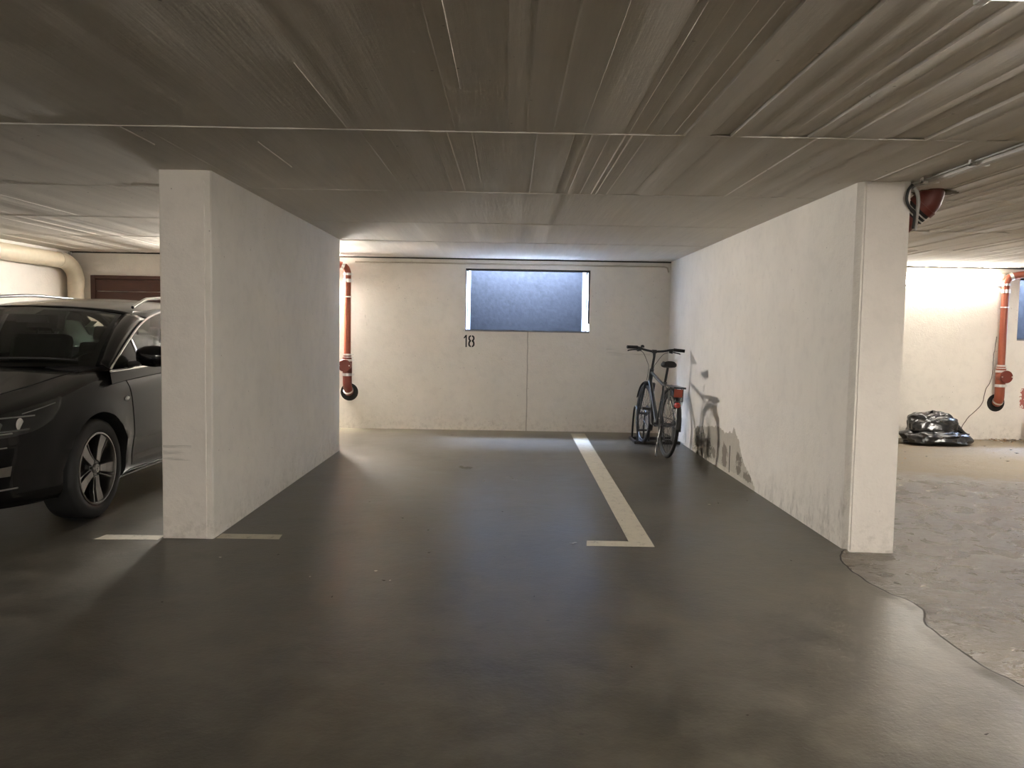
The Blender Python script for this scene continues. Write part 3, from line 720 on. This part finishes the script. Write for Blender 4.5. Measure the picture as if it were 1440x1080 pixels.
# stem and bars
tp = HT+Vector((-.075, 0, .20))
stem = MB(); stem.tube([HT, HT+Vector((-.05, 0, .14)), tp+Vector((.03, 0, -.03)), tp+Vector((.04, 0, .0))], [.0145, .0145, .017, .018], 12); stem.tube([tp+Vector((.04, -.025, .0)), tp+Vector((.04, .025, .0))], .02, 12); stem.obj('stem', mBlkM, bike, smooth=40)
bc = tp+Vector((.04, 0, 0))
bar = bez([bc+Vector((-.07, -.315, .03)), bc+Vector((-.045, -.2, .033)), bc+Vector((-.01, -.11, .012)), bc, bc+Vector((-.01, .11, .012)), bc+Vector((-.045, .2, .033)), bc+Vector((-.07, .315, .03))], 6)
hb_ = MB().tube(bar, .0125, 12).obj('handlebar', mBlkM, bike, smooth=40)
for s in (-1, 1):
    g = MB(); g.tube([bc+Vector((-.046, s*.205, .033)), bc+Vector((-.071, s*.325, .0295))], .0185, 14); g.obj('grip', mRubber, hb_, smooth=40)
    b_ = MB(); b_.tube([bc+Vector((-.03, s*.165, .018)), bc+Vector((-.045, s*.20, .012))], .024, 12); b_.tube(bez([bc+Vector((-.02, s*.17, .005)), bc+Vector((.01, s*.22, .005)), bc+Vector((.005, s*.28, -.004)), bc+Vector((-.0, s*.30, -.012))], 5), .007, 8); b_.obj('brake_lever', mBlkM, hb_, smooth=40)
    cb = bez([bc+Vector((.0, s*.16, .0)), bc+Vector((.03, s*.11, -.03)), bc+Vector((.06, s*.055, -.12)), HT+Vector((.04, s*.03, .02)), HBm+Vector((.03, s*.03, .02))], 6)
    MB().tube(cb, .003, 6).obj('brake_cable', mBlackPl, hb_, smooth=60)
bl = MB(); bl.lathe([(0, .03), (.012, .028), (.021, .018), (.022, .006), (.022, 0), (0, 0)], bc+Vector((-.03, .145, .035)), 'Z', 16); bl.obj('bell', mBlkM, hb_, smooth=40)
# seat
sp_ = MB(); sp_.tube([ST+Vector((.01, 0, -.02)), ST+Vector((-.062, 0, .175))], .0135, 12); sp_.tube([ST+Vector((-.105, 0, .178)), ST+Vector((.03, 0, .185))], .006, 8); sp_.obj('seatpost', mBlkM, bike, smooth=40)
rows = []; ns = 16
for i in range(15):
    t = i/14; x = ST.x+.125-.27*t; hw = sm(t, [0, .12, .35, .6, .8, 1], [.016, .024, .034, .066, .084, .055]); zt = ST.z+.228-.018*math.sin(PI*t)+.012*t; th = .042+.02*t
    row = []
    for k in range(ns):
        a = 2*PI*k/ns; ca, sa = math.cos(a), math.sin(a)
        row.append((x, hw*math.copysign(abs(ca)**.7, ca), zt-th/2+th/2*math.copysign(abs(sa)**.7, sa)))
    rows.append(row+[row[0]])
sd = MB().sheet(rows); sd.add(rows[0][:-1], [tuple(range(ns))]); sd.add(rows[-1][:-1], [tuple(range(ns))]); sd.obj('saddle', mRubber, bike, smooth=60)
cl = MB(); ring(cl, ST+Vector((0, 0, .0)), .021, .03); cl.obj('seat_clamp', mAlu, bike, smooth=40)
# fenders
def fender(cx, a0, a1, name):
    rws = []
    for i in range(36):
        a = math.radians(a0+(a1-a0)*i/35); row = []
        for k in range(7):
            b = (k-3)/3; rr = RB+.030-.012*b*b; row.append((cx+rr*math.cos(a), b*.027, RB+rr*math.sin(a)))
        rws.append(row)
    return MB().sheet(rws).obj(name, mBlkM, bike, smooth=60, solid=.002)
fr_ = fender(0, 35, 185, 'rear_mudguard'); ff = fender(1.06, 25, 205, 'front_mudguard')
for cx, an, par in ((0, 178, fr_), (0, 150, fr_), (1.06, 198, ff)):
    st = MB(); a = math.radians(an)
    for s in (-1, 1): st.tube([(cx, s*.062, RB), (cx+.36*math.cos(a), s*.028, RB+.36*math.sin(a))], .0022, 5)
    st.obj('mudguard_stay', mAlu, par)
# carrier
ca = MB()
for s in (-1, 0, 1):
    ca.tube([(.20, s*.045, .735), (-.20, s*.055, .735)], .005, 8)
ca.tube([(-.20, -.06, .735), (-.20, .06, .735)], .005, 8); ca.tube([(0, -.058, .735), (0, .058, .735)], .005, 8)
for s in (-1, 1):
    ca.tube([(-.16, s*.058, .735), (-.05, s*.075, .55), (0, s*.076, RB+.01)], .005, 8); ca.tube([(.05, s*.058, .735), (0, s*.076, RB+.01)], .005, 8); ca.tube([(.2, s*.045, .735), (.27, s*.018, .68)], .004, 8)
ca.tube([(-.20, -.06, .735), (-.22, -.06, .60), (-.22, .06, .60), (-.20, .06, .735)], .005, 8)
carrier = ca.obj('carrier', mBlkM, bike, smooth=40)
MB().box((-.232, -.050, .64), (-.224, .035, .72)).obj('rear_panel', mOrR, carrier, bevel=.003)
MB().box((-.30, -.062, .727), (.02, .060, .745)).obj('carrier_plate', mBlkM, carrier, bevel=.004)
tl = MB(); tl.lathe([(0, -.052), (.02, -.05), (.028, -.035), (.03, 0), (0, 0)], (-.285, .012, .565), 'X', 18); tl.obj('tail_light', mRedR, bike, smooth=40)
MB().box((-.285, -.020, .525), (-.265, .042, .605)).obj('light_bracket', mBlkM, bike, bevel=.004)
for s in (-1, 1): MB().box((-.20, s*.066-.003, .56), (-.13, s*.066+.003, .70)).obj('side_strip', mWhite if s < 0 else mBlkM, carrier, bevel=.001)
# drivetrain
dr = MB(); dr.lathe([(.02, -.052), (.088, -.052), (.088, -.048), (.02, -.048)], BB, 'Y', 32, closed=True); dr.lathe([(.01, -.052), (.045, -.052), (.045, -.046), (.01, -.046)], (0, 0, RB), 'Y', 24, closed=True)
dr.tube([BB+Vector((0, -.05, .088)), (0, -.049, RB+.045)], .004, 6); dr.tube([BB+Vector((0, -.05, -.088)), (.03, -.049, RB-.13)], .004, 6); dr.obj('chain_drive', mBlkM, bike, smooth=40)
de = MB(); de.box((-.01, -.075, RB-.17), (.05, -.05, RB-.03)); de.lathe([(.0, -.07), (.026, -.07), (.026, -.05), (0, -.05)], (.03, 0, RB-.15), 'Y', 14); de.obj('derailleur', mAlu, bike, bevel=.002)
cd = Vector((.0, 0, 1)).normalized()
for s, dd in ((1, Vector((.05, 0, .16))), (-1, Vector((-.05, 0, -.16)))):
    ck = MB(); ck.tube([BB+Vector((0, s*.06, 0)), BB+dd+Vector((0, s*.075, 0))], .010, 8); ck.tube([BB, BB+Vector((0, s*.06, 0))], .012, 8); co = ck.obj('crank', mAlu, bike, smooth=40)
    p0 = BB+dd+Vector((0, s*.125, 0)); MB().box(p0+Vector((-.045, -.045, -.014)), p0+Vector((.045, .045, .014))).obj('pedal', mBlackPl, co, bevel=.004)
MB().tube([(.06, .06, .30), (.02, .10, .10), (-.06, .12, .02)], .008, 8).obj('kickstand', mBlkM, bike, smooth=40)

r = empty('bicycle_stand', (1.545, 9.3, 0), 'black metal floor stand holding the front wheel of the bicycle', 'stand')
m_ = MB()
for yy in (-.20, .18): m_.box((-.10, yy-.022, .002), (.425, yy+.022, .035))
for xx in (-.10, .40): m_.box((xx, -.20, .004), (xx+.025, .18, .033))
m_.obj('base', mBlkM, r, bevel=.003)
for xx in (-.066, .066):
    MB().tube(bez([(xx, -.20, .02), (xx, -.20, .20), (xx, -.16, .36), (xx, -.06, .42), (xx, .06, .38), (xx, .14, .22), (xx, .18, .03)], 6), .011, 10).obj('wheel_hoop', mBlkM, r, smooth=60)
m_ = MB(); m_.box((-.066, -.212, .15), (.066, -.19, .17)); m_.obj('hoop_tie', mBlkM, r)

# ================================================================== CAR
mPaint = Mat('black_car_paint', (.004, .004, .0045), .25, .0, spec=.15, coat=.45).m
mTrim = simple('chrome_strip', (.75, .75, .74), .12, 1)
mCarGl = glass_mat('car_glass', (.80, .90, .82))
mDarkGl = glass_mat('tinted_rear_glass', (.10, .13, .11))
mRefl = simple('headlight_reflector', (.9, .9, .88), .3, 1)
mIn = simple('dark_upholstery', (.016, .016, .017), .8, bump=.2, bscale=80)
mRim = simple('grey_alloy', (.34, .33, .32), .32, 1)
mLens = glass_mat('lens_glass', (.9, .92, .92))
mTyre = simple('tyre_rubber', (.012, .012, .012), .7)
car = empty('car', (-3.55, 4.27, 0), 'black station wagon parked left of the left column, nose toward the lane', 'car')
AX = (.925, 3.61); RW = .325
def cW(u): return sm(u, [0, .04, .12, .25, .45, .8, 1.2, 3.6, 4.2, 4.5, 4.64, 4.69], [.50, .64, .742, .80, .85, .885, .90, .905, .885, .84, .76, .66])
def czb(u): return sm(u, [0, .1, .5, 1, 3.8, 4.3, 4.69], [.30, .22, .20, .19, .20, .25, .34])
def czs(u): return sm(u, [0, .06, .15, .3, .6, 1.05, 1.5, 4, 4.5, 4.69], [.60, .69, .735, .775, .84, .935, .965, 1.03, 1.0, .82])
def czc(u): return sm(u, [0, .05, .15, .3, .6, .95, 1.3, 4.2, 4.6, 4.69], [.64, .73, .80, .85, .915, .985, 1.0, 1.06, 1.02, .86])
def section(u):
    w, zb, zs, zc = cW(u), czb(u), czs(u), czc(u)
    k = min(1, u/.3)
    lip = .012*math.exp(-((u-1.0)/.5)**2)
    P = [(0, zb), (w-.16, zb), (w-.07, zb+.015), (w-.035, zb+.07), (w-.028, zb+.16), (w-.008, zb+.27), (w, zb+.35), (w-.006, zs-.17), (w-.022, zs-.09), (w-.055, zs-.03), (w-.11, zs+.004), (w-.20, zs+.25*(zc-zs)+.004), (w*.5, zs+.75*(zc-zs)), (w*.25, zc-.006), (0, zc)]
    b = bez([Vector((a, 0, c)) for a, c in P], 4)
    return [(max(0, p.x), p.z) for p in b]
us = [0, .012, .03, .06, .09, .13, .18, .24, .3]+[.3+.06*k for k in range(1, 68)]; us = [u for u in us if u < 4.4]+[4.45, 4.5, 4.55, 4.6, 4.64, 4.67, 4.685, 4.69]
mb = MB(); rows = []
for u in us:
    s = section(u); row = [Vector((x, u, z)) for x, z in s]
    for p in row:
        for a in AX:
            d = math.hypot(u-a, p.z-RW)
            if p.x > .6 and d < .5: p.x += .016*math.exp(-((d-.37)/.045)**2)
    rows.append(row+[Vector((-p.x, p.y, p.z)) for p in row[1:-1]][::-1])
n = len(rows[0]); vs = [p for r_ in rows for p in r_]
fs = [(i*n+k, i*n+(k+1) % n, (i+1)*n+(k+1) % n, (i+1)*n+k) for i in range(len(us)-1) for k in range(n)]
fs += [tuple(range(n))[::-1], tuple((len(us)-1)*n+k for k in range(n))]
body = mb.add(vs, fs).obj('body', [mPaint, mBlackPl], car, weld=False)
cut = MB()
for a in AX:
    for s in (-1, 1): cut.lathe([(.362, s*.60), (.368, s*1.1)], (0, a, RW+.005), 'X', 64, mi=1)
cut = cut.obj('cutter', [mPaint, mBlackPl], None, weld=False); cut.location = car.location
cab = MB().box((-.70, 1.12, .42), (.70, 4.35, 1.5), 1).obj('cutter', [mPaint, mBlackPl], None); cab.location = car.location
for c_ in (cut, cab):
    md = body.modifiers.new('b', 'BOOLEAN'); md.operation = 'DIFFERENCE'; md.object = c_; md.solver = 'EXACT'
dg = bpy.context.evaluated_depsgraph_get(); me = bpy.data.meshes.new_from_object(body.evaluated_get(dg)); body.modifiers.clear(); body.data = me
for c_ in (cut, cab): bpy.data.objects.remove(c_)
me.polygons.foreach_set('use_smooth', [True]*len(me.polygons)); me.set_sharp_from_angle(angle=math.radians(35))

def side_v(u, z):
    s = section(u); best = None
    for (a, c), (b, d) in zip(s, s[1:]):
        if min(c, d)-1e-9 <= z <= max(c, d)+1e-9 and max(a, b) > cW(u)*.5:
            t = 0 if abs(d-c) < 1e-9 else (z-c)/(d-c); x = a+(b-a)*t; best = x if best is None else max(best, x)
    return best if best is not None else cW(u)-.2
def top_z(u, v):
    s = section(u)
    for (a, c), (b, d) in zip(s[::-1], s[::-1][1:]):
        if min(a, b)-1e-9 <= v <= max(a, b)+1e-9: return c+(d-c)*((v-a)/(b-a) if abs(b-a) > 1e-9 else 0)
    return czs(u)
def surf(u, z, off):
    e = .01; v = side_v(u, z); du = (side_v(u+e, z)-side_v(max(u-e, 0), z))/(e+min(u, e)); dz = (side_v(u, z+e)-side_v(u, z-e))/(2*e)
    nrm = Vector((1, -du, -dz)).normalized(); return Vector((v, u, z))+nrm*off
def both(fn, s): return [[Vector((p[0]*s, p[1], p[2])) for p in r_] for r_ in fn]
# shut lines
def shut(name, s, pts, r_=.0035):
    MB().tube([(p[0]*s, p[1], p[2]) for p in pts], r_, 5).obj(name, mHole, car)
for s in (-1, 1):
    shut('door_gap', s, [surf(sm(z, [.29, .5, .75, .93], [1.40, 1.385, 1.36, 1.30]), z, 0) for z in np.linspace(.27, .93, 24)])
    shut('door_gap', s, [surf(2.52, z, 0) for z in np.linspace(.27, .95, 20)]); shut('door_gap', s, [surf(3.28+.0*z, z, 0) for z in np.linspace(.55, .98, 12)])
    shut('bonnet_gap', s, [(v_, u_, top_z(u_, v_)+.0) for u_, v_ in [(sm(t, [0, .4, 1], [.14, .6, 1.16]), sm(t, [0, .4, 1], [.47, .60, .735])) for t in np.linspace(0, 1, 30)]], .004)
    shut('sill_line', s, [surf(u_, .235, 0) for u_ in np.linspace(1.33, 3.2, 30)])
# greenhouse
WSb = [(0, .92, .985), (.3, .945, .985), (.55, 1.02, .988), (.75, 1.15, .985)]
WSt = [(0, 1.70, 1.388), (.3, 1.73, 1.380), (.5, 1.79, 1.362), (.60, 1.85, 1.345)]
def crv(pts, t):
    x = t*(len(pts)-1); ii = list(range(len(pts))); return Vector(tuple(sm(x, ii, [p[k] for p in pts]) for k in range(3)))
def ws(s, t):
    a, b = crv(WSb, abs(s)), crv(WSt, abs(s)); p = a.lerp(b, t); p += Vector((.012*math.sin(PI*t)*abs(s), -.022, .045))*math.sin(PI*t)
    if s < 0: p.x = -p.x
    return p
MB().sheet([[ws(s, t) for s in np.linspace(-1, 1, 25)] for t in np.linspace(0, 1, 13)]).obj('windscreen', mCarGl, car, smooth=60)
ft = MB()   # dark ceramic border of the windscreen
for s0, s1, t0, t1 in ((-1, 1, 0, .07), (-1, 1, .94, 1), (-1, -.93, .05, .96), (.93, 1, .05, .96), (-.12, .12, .80, .96)):
    ft.sheet([[ws(s, t)-Vector((0, -.003, .004)) for s in np.linspace(s0, s1, 24)] for t in np.linspace(t0, t1, 10)])
ft.obj('windscreen_border', mBlackPl, car, smooth=60)
UP = [(1.10, .872, .962), (1.25, .853, 1.045), (1.5, .815, 1.165), (1.75, .77, 1.258), (2.0, .735, 1.325), (2.3, .712, 1.372), (2.8, .70, 1.40), (3.4, .70, 1.39), (3.9, .72, 1.345), (4.25, .745, 1.25), (4.42, .77, 1.14)]
LO = [(1.10, .874, .955), (1.5, .882, .965), (2.5, .885, .99), (3.5, .875, 1.02), (4.42, .79, 1.075)]
def upc(u): return Vector((sm(u, [p[0] for p in UP], [p[1] for p in UP]), u, sm(u, [p[0] for p in UP], [p[2] for p in UP])))
def loc_(u): return Vector((sm(u, [p[0] for p in LO], [p[1] for p in LO]), u, sm(u, [p[0] for p in LO], [p[2] for p in LO])))
def sidep(u, t, off=0):
    a, b = loc_(u), upc(u); p = a.lerp(b, t); p.x += .02*math.sin(PI*t)*min(1, (b.z-a.z)/.4)+off; return p
ROOFZ = ([1.70, 2.0, 2.4, 2.8, 3.4, 4.0, 4.46], [1.390, 1.432, 1.468, 1.487, 1.482, 1.448, 1.395])
def roofp(u, j):
    zr = sm(u, *ROOFZ); e = upc(max(u, 1.92)); V = [0, .2, .4, .52, .60, .66, e.x-.005]; D = [0, .004, .02, .036, .058, .080, 0]
    z = zr-D[j] if j < 6 else e.z+.004
    if j == 5: z = (zr-.062+e.z+.02)/2 if u > 2 else zr-.085
    return Vector((V[j], u, z))
uf = [1.70, 1.715, 1.755, 1.80, 1.85, 1.88, 1.92]
rws = []
for k in range(40):
    t = k/39; rws.append([roofp(uf[j]+(4.46-uf[j])*t, j) for j in range(7)])
full = [[Vector((-p.x, p.y, p.z)) for p in r_[1:]][::-1]+r_ for r_ in rws]
MB().sheet(full).obj('roof', mPaint, car, smooth=50, solid=.015)
for s in (-1, 1):
    ap = []
    for t in np.linspace(0, 1, 14):
        a = ws(s, t); q = upc(1.10+(1.92-1.10)*t**.95); q.x *= s; m1 = a.lerp(q, .5)+Vector((s*.02, -.01, .016)); ap.append([a, a.lerp(m1, .6)+Vector((s*.006, 0, .006)), m1, q])
    MB().sheet(ap).obj('front_pillar', mPaint, car, smooth=50, solid=.012)
    for nm, u0, u1 in (('quarter_window', 1.12, 1.50), ('door_window', 1.535, 2.50), ('door_window', 2.60, 3.40), ('rear_side_window', 3.50, 4.36)):
        MB().sheet([[Vector((p.x*s, p.y, p.z)) for p in [sidep(u, t) for t in np.linspace(0, 1, 7)]] for u in np.linspace(u0, u1, 16)]).obj(nm, mDarkGl if u0 > 2.55 else mCarGl, car, smooth=60)
    for nm, u0, u1 in (('window_divider', 1.50, 1.535), ('middle_pillar', 2.50, 2.60), ('rear_pillar', 3.40, 3.50), ('end_pillar', 4.36, 4.44)):
        MB().sheet([[Vector((p.x*s, p.y, p.z)) for p in [sidep(u, t, .002) for t in np.linspace(0, 1, 7)]] for u in np.linspace(u0, u1, 4)]).obj(nm, mBlackPl, car, smooth=60, solid=.01)
    out = [upc(u) for u in np.linspace(1.10, 4.40, 60)]; lo_ = [loc_(u) for u in np.linspace(1.10, 4.40, 40)]
    tr = MB(); tr.tube([(p.x*s+s*.004, p.y, p.z) for p in out], .0085, 8); tr.tube([(p.x*s+s*.006, p.y, p.z-.004) for p in lo_], .0085, 8); tr.obj('window_trim', mTrim, car, smooth=60)
    # fill between belt and body shoulder
    MB().sheet([[Vector((s*(cW(u)-.30 if u > 1.1 else .6), u, czs(u)+.0)), Vector((s*(loc_(u).x-.02), u, loc_(u).z-.003)), Vector((s*loc_(u).x, u, loc_(u).z-.008)), Vector((s*(cW(u)-.012), u, czs(u)-.075))] for u in np.linspace(1.10, 4.42, 40)]).obj('belt_panel', mPaint, car, smooth=60, solid=.0)
    rr_ = MB(); rr_.tube([(s*.600, u, sm(u, *ROOFZ)-.035+.050*min(1, (u-2.02)/.22, (4.30-u)/.22)) for u in np.linspace(2.02, 4.30, 40)], .013, 10); rr_.obj('roof_rail', mTrim if s > 0 else mBlkM, car, smooth=60)  # far rail made black to paint in its shadowed side
    # mirror
    mi_ = MB(); mi_.lathe([(0, -.125), (.05, -.11), (.072, -.06), (.078, 0), (.072, .06), (.05, .105), (0, .12)], (0, 0, 0), 'X', 24, T=Matrix.Translation((s*1.025, 1.42, 1.045)) @ Matrix.Diagonal((1, .75, 1, 1)))
    mo = mi_.obj('wing_mirror', mPaint, car, smooth=50)
    MB().tube([(s*.86, 1.40, .985), (s*.93, 1.41, 1.0), (s*.98, 1.42, 1.02)], [.03, .022, .028], 12, sq=(1, .8)).obj('mirror_arm', mBlackPl, mo, smooth=50)
    MB().lathe([(0, 0), (.062, 0), (.066, .006), (0, .006)], (0, 0, 0), 'Y', 24, T=Matrix.Translation((s*1.025, 1.472, 1.045)) @ Matrix.Diagonal((1.55, 1, .95, 1))).obj('mirror_glass', mTrim, mo)
    # headlight: dark bowl, bright reflectors, clear lens
    def hl(off, z0f=0, z1f=1, ua=.05, ub=.60):
        R_ = []
        for u in np.linspace(ua, ub, 22):
            zt = sm(u, [.05, .2, .4, .60], [.692, .738, .778, .815]); zb_ = sm(u, [.05, .15, .30, .45, .55, .60], [.615, .622, .640, .690, .760, .808])
            zt = min(zt, czs(u)-.012)
            R_.append([(lambda p: Vector((p.x*s, p.y, p.z)))(surf(u, zb_+(zt-zb_)*(z0f+(z1f-z0f)*k/6), off)) for k in range(7)])
        return R_
    h_ = MB().sheet(hl(.003)).obj('headlight', mBlackPl, car, smooth=60)
    MB().sheet(hl(.016)).obj('headlight_lens', mLens, h_, smooth=60)
    rf = MB()
    for (uu, zz, rr0) in ((.145, .675, .034), (.25, .69, .036)):
        p = surf(uu, zz, .004); p.x *= s; rf.lathe([(rr0, .008), (rr0*.85, .006), (rr0*.5, -.0), (0, -.004)], p, 'X', 20)
    for (a_, b_, z_) in ((.07, .20, .642), (.10, .30, .655), (.16, .36, .725)):
        rf.tube([(lambda p: (p.x*s, p.y, p.z))(surf(u, z_+.02*(u-a_), .007)) for u in np.linspace(a_, b_, 8)], .0045, 6)
    rf.tube([(lambda p: (p.x*s, p.y, p.z))(surf(u, sm(u, [.30, .56], [.742, .79]), .006)) for u in np.linspace(.30, .54, 8)], .003, 6)
    rf.obj('reflector', mRefl, h_, smooth=40)
    # side repeater, fog light trim
    sr = MB(); c0 = surf(1.285, .755, .004); c0.x *= s; sr.lathe([(0, -.004), (.012, -.004), (.010, .006), (0, .009)], (0, 0, 0), 'X', 18, T=Matrix.Translation(c0) @ Matrix.Rotation(.25, 4, 'X') @ Matrix.Diagonal((s, 2.2, 1.15, 1))); sr.obj('side_repeater', mWhite, car, smooth=50)
    fg = MB(); fg.sheet([[(lambda p: (p.x*s, p.y, p.z))(surf(u, z, .004)) for z in (.405, .42, .435+.06*u, .45+.07*u)] for u in np.linspace(.04, .19, 10)]); fo_ = fg.obj('fog_light_trim', mRim, car, smooth=50)
    fg = MB(); fg.tube([(lambda p: (p.x*s, p.y, p.z))(surf(u, .565+.02*u, .003)) for u in np.linspace(.02, .155, 10)], .006, 8); fg.obj('grille_strip', mTrim, car, smooth=50)
    fg = MB(); fg.tube([(lambda p: (p.x*s, p.y, p.z))(surf(u, .33, .002)) for u in np.linspace(.06, .24, 10)], .005, 8); fg.obj('bumper_strip', mRim, car, smooth=50)
# nose: grille with bar
g = MB(); g.sheet([[(v_, -.014+.02*abs(v_)**2.2, z) for v_ in np.linspace(-.47, .47, 20)] for z in np.linspace(.33, .60, 6)]); g.obj('grille', mBlackPl, car, smooth=60)
g = MB(); g.tube([(v_, -.024+.02*abs(v_)**2.2, .565) for v_ in np.linspace(-.45, .45, 20)], .014, 8); g.obj('grille_bar', mTrim, car, smooth=60)
# tailgate glass and panel
rg = [[Vector((v_*(1-.1*t), 4.46+.19*t+.02*(1-v_*v_*2), 1.392-.33*t-.12*v_*v_)) for v_ in np.linspace(-.70, .70, 15)] for t in np.linspace(0, 1, 6)]
MB().sheet(rg).obj('rear_window', mDarkGl, car, smooth=60)
# interior
i_ = MB(); i_.prism([(-.72, 1.0, .97), (-.72, 1.30, 1.0), (-.72, 1.62, .965), (-.72, 1.68, .86), (-.72, 1.55, .70), (-.72, 1.13, .62)], (1.44, 0, 0)); i_.obj('dashboard', mIn, car, bevel=.02)
i_ = MB(); i_.box((-.69, 1.15, .40), (.69, 4.33, .46)); i_.box((-.69, 1.15, .44), (-.64, 4.3, .95)); i_.box((.64, 1.15, .44), (.69, 4.3, .95)); i_.obj('cabin_trim', mIn, car)
for nm, sx, yy in (('front_seat', -.36, 2.12), ('front_seat', .36, 2.12)):
    q = MB(); q.box((sx-.25, yy-.35, .46), (sx+.25, yy+.15, .62)); so = q.obj(nm, mIn, car, bevel=.05)
    T_ = Matrix.Translation((sx, yy+.18, .60)) @ Matrix.Rotation(-.30, 4, 'X'); q = MB(); q.box((-.24, -.07, 0), (.24, .07, .60), T=T_); q.obj('seat_back', mIn, so, bevel=.05)
    q = MB(); q.box((-.13, -.05, .64), (.13, .05, .82), T=T_); q.tube([T_ @ Vector((-.06, 0, .58)), T_ @ Vector((-.06, 0, .66))], .008, 6); q.tube([T_ @ Vector((.06, 0, .58)), T_ @ Vector((.06, 0, .66))], .008, 6); q.obj('headrest', mIn, so, bevel=.03)
q = MB(); q.box((-.62, 2.95, .46), (.62, 3.4, .62)); so = q.obj('rear_bench', mIn, car, bevel=.04)
T_ = Matrix.Translation((0, 3.42, .60)) @ Matrix.Rotation(-.25, 4, 'X'); q = MB(); q.box((-.62, -.06, 0), (.62, .06, .50), T=T_); q.obj('bench_back', mIn, so, bevel=.04)
for sx in (-.38, 0, .38):
    q = MB(); q.box((sx-.12, -.045, .52), (sx+.12, .045, .66), T=T_); q.obj('headrest', mIn, so, bevel=.025)
q = MB(); T_ = Matrix.Translation((.36, 1.80, .90)) @ Matrix.Rotation(math.radians(62), 4, 'X'); q.tube([T_ @ Vector((.18*math.cos(a), .18*math.sin(a), 0)) for a in np.linspace(0, 2*PI, 33)[:-1]], .014, 8, closed=True); q.box((-.17, -.02, -.01), (.17, .02, .01), T=T_); q.box((-.02, -.17, -.01), (.02, 0, .01), T=T_); q.tube([T_ @ Vector((0, 0, 0)), (.36, 1.60, .84)], .03, 10); q.obj('steering_wheel', mIn, car, smooth=50)
q = MB(); q.box((-.12, 1.70, 1.27), (.12, 1.72, 1.33)); q.tube([(0, 1.71, 1.33), (0, 1.70, 1.385)], .01, 6); q.obj('rear_view_mirror', mBlackPl, car, bevel=.008)
q = MB(); q.sheet([[ws(s, t)+Vector((0, .004, -.004)) for s in (.66, .74)] for t in (.58, .72)]); q.obj('windscreen_sticker', simple('pale_sticker', (.30, .33, .30), .6), car)
for s0, s1 in ((-.75, .10), (.0, .85)):
    q = MB(); q.tube([ws(s0+(s1-s0)*k/8, .045+.03*math.sin(PI*k/8))+Vector((0, -.012, .012)) for k in range(9)], .007, 6); q.obj('wiper', mBlackPl, car, smooth=60)
# wheels
def car_wheel(u, s):
    T_ = Matrix.Translation((0, u, RW))
    def mir(M_): return [(x*s, y, z) for x, y, z in M_.v]
    w = MB(); w.lathe([(.232, .865), (.243, .874), (.262, .880), (.300, .878), (.318, .866), (.325, .845), (.325, .70), (.318, .672), (.28, .665), (.232, .675)], (0, 0, 0), 'X', 64, closed=True); w.v = mir(w)
    wo = w.obj('wheel', mTyre, car, smooth=40, T=T_)
    rm = MB(); rm.lathe([(.236, .868), (.236, .876), (.226, .878), (.222, .866), (.218, .84), (.214, .70), (.22, .69), (.234, .69)], (0, 0, 0), 'X', 64, closed=True); rm.v = mir(rm); ro = rm.obj('rim', mRim, wo, smooth=40, T=T_)
    dk = MB(); dk.lathe([(0, .73), (.15, .73), (.15, .745), (0, .745)], (0, 0, 0), 'X', 40); dk.v = mir(dk); dk.obj('brake_disc', simple('brake_steel', (.10, .095, .09), .5, 1), wo, T=T_)
    for k in range(5):
        a0 = math.radians(62+72*k); sk = MB()
        def pt(r_, off, x): return (x, r_*math.cos(a0)-off*math.sin(a0), r_*math.sin(a0)+off*math.cos(a0))
        for (o0, o1, o2, o3, xx) in ((-.018, .022, -.028, .050, .0), (-.030, -.024, -.062, -.050, -.004)):
            A = [pt(.052, o0, .862+xx), pt(.052, o1, .862+xx), pt(.13, (o1+o3)/2-.002, .858+xx), pt(.222, o3, .866+xx), pt(.222, o2, .866+xx), pt(.13, (o0+o2)/2+.002, .858+xx)]
            sk.prism(A, (-.03, 0, 0))
        sk.v = mir(sk); sk.obj('spoke', mRim, ro, T=T_, bevel=.004)
    hb2 = MB(); hb2.lathe([(.0, .868), (.028, .868), (.032, .862), (.034, .85), (.062, .846), (.066, .82), (0, .82)], (0, 0, 0), 'X', 32); hb2.v = mir(hb2); ho = hb2.obj('hub', mRim, ro, smooth=40, T=T_)
    em = MB(); em.lathe([(.019, .868), (.019, .871), (.024, .871), (.024, .868)], (0, 0, 0), 'X', 28, closed=True)
    em.prism([(.868, -.022, .002), (.868, .004, .006), (.868, -.002, .0), (.868, .022, -.002), (.868, -.004, -.006), (.868, .002, 0)], (.003, 0, 0)); em.v = mir(em); em.obj('hub_emblem', mTrim, ho, T=T_)
    for k in range(5):
        a = math.radians(26+72*k); bt = MB(); bt.lathe([(0, .852), (.009, .852), (.009, .838), (0, .838)], (0, .045*math.cos(a), .045*math.sin(a)), 'X', 10); bt.v = mir(bt); bt.obj('wheel_bolt', mHole, ho, T=T_)
    return wo
for a in AX:
    for s in (-1, 1): car_wheel(a, s)
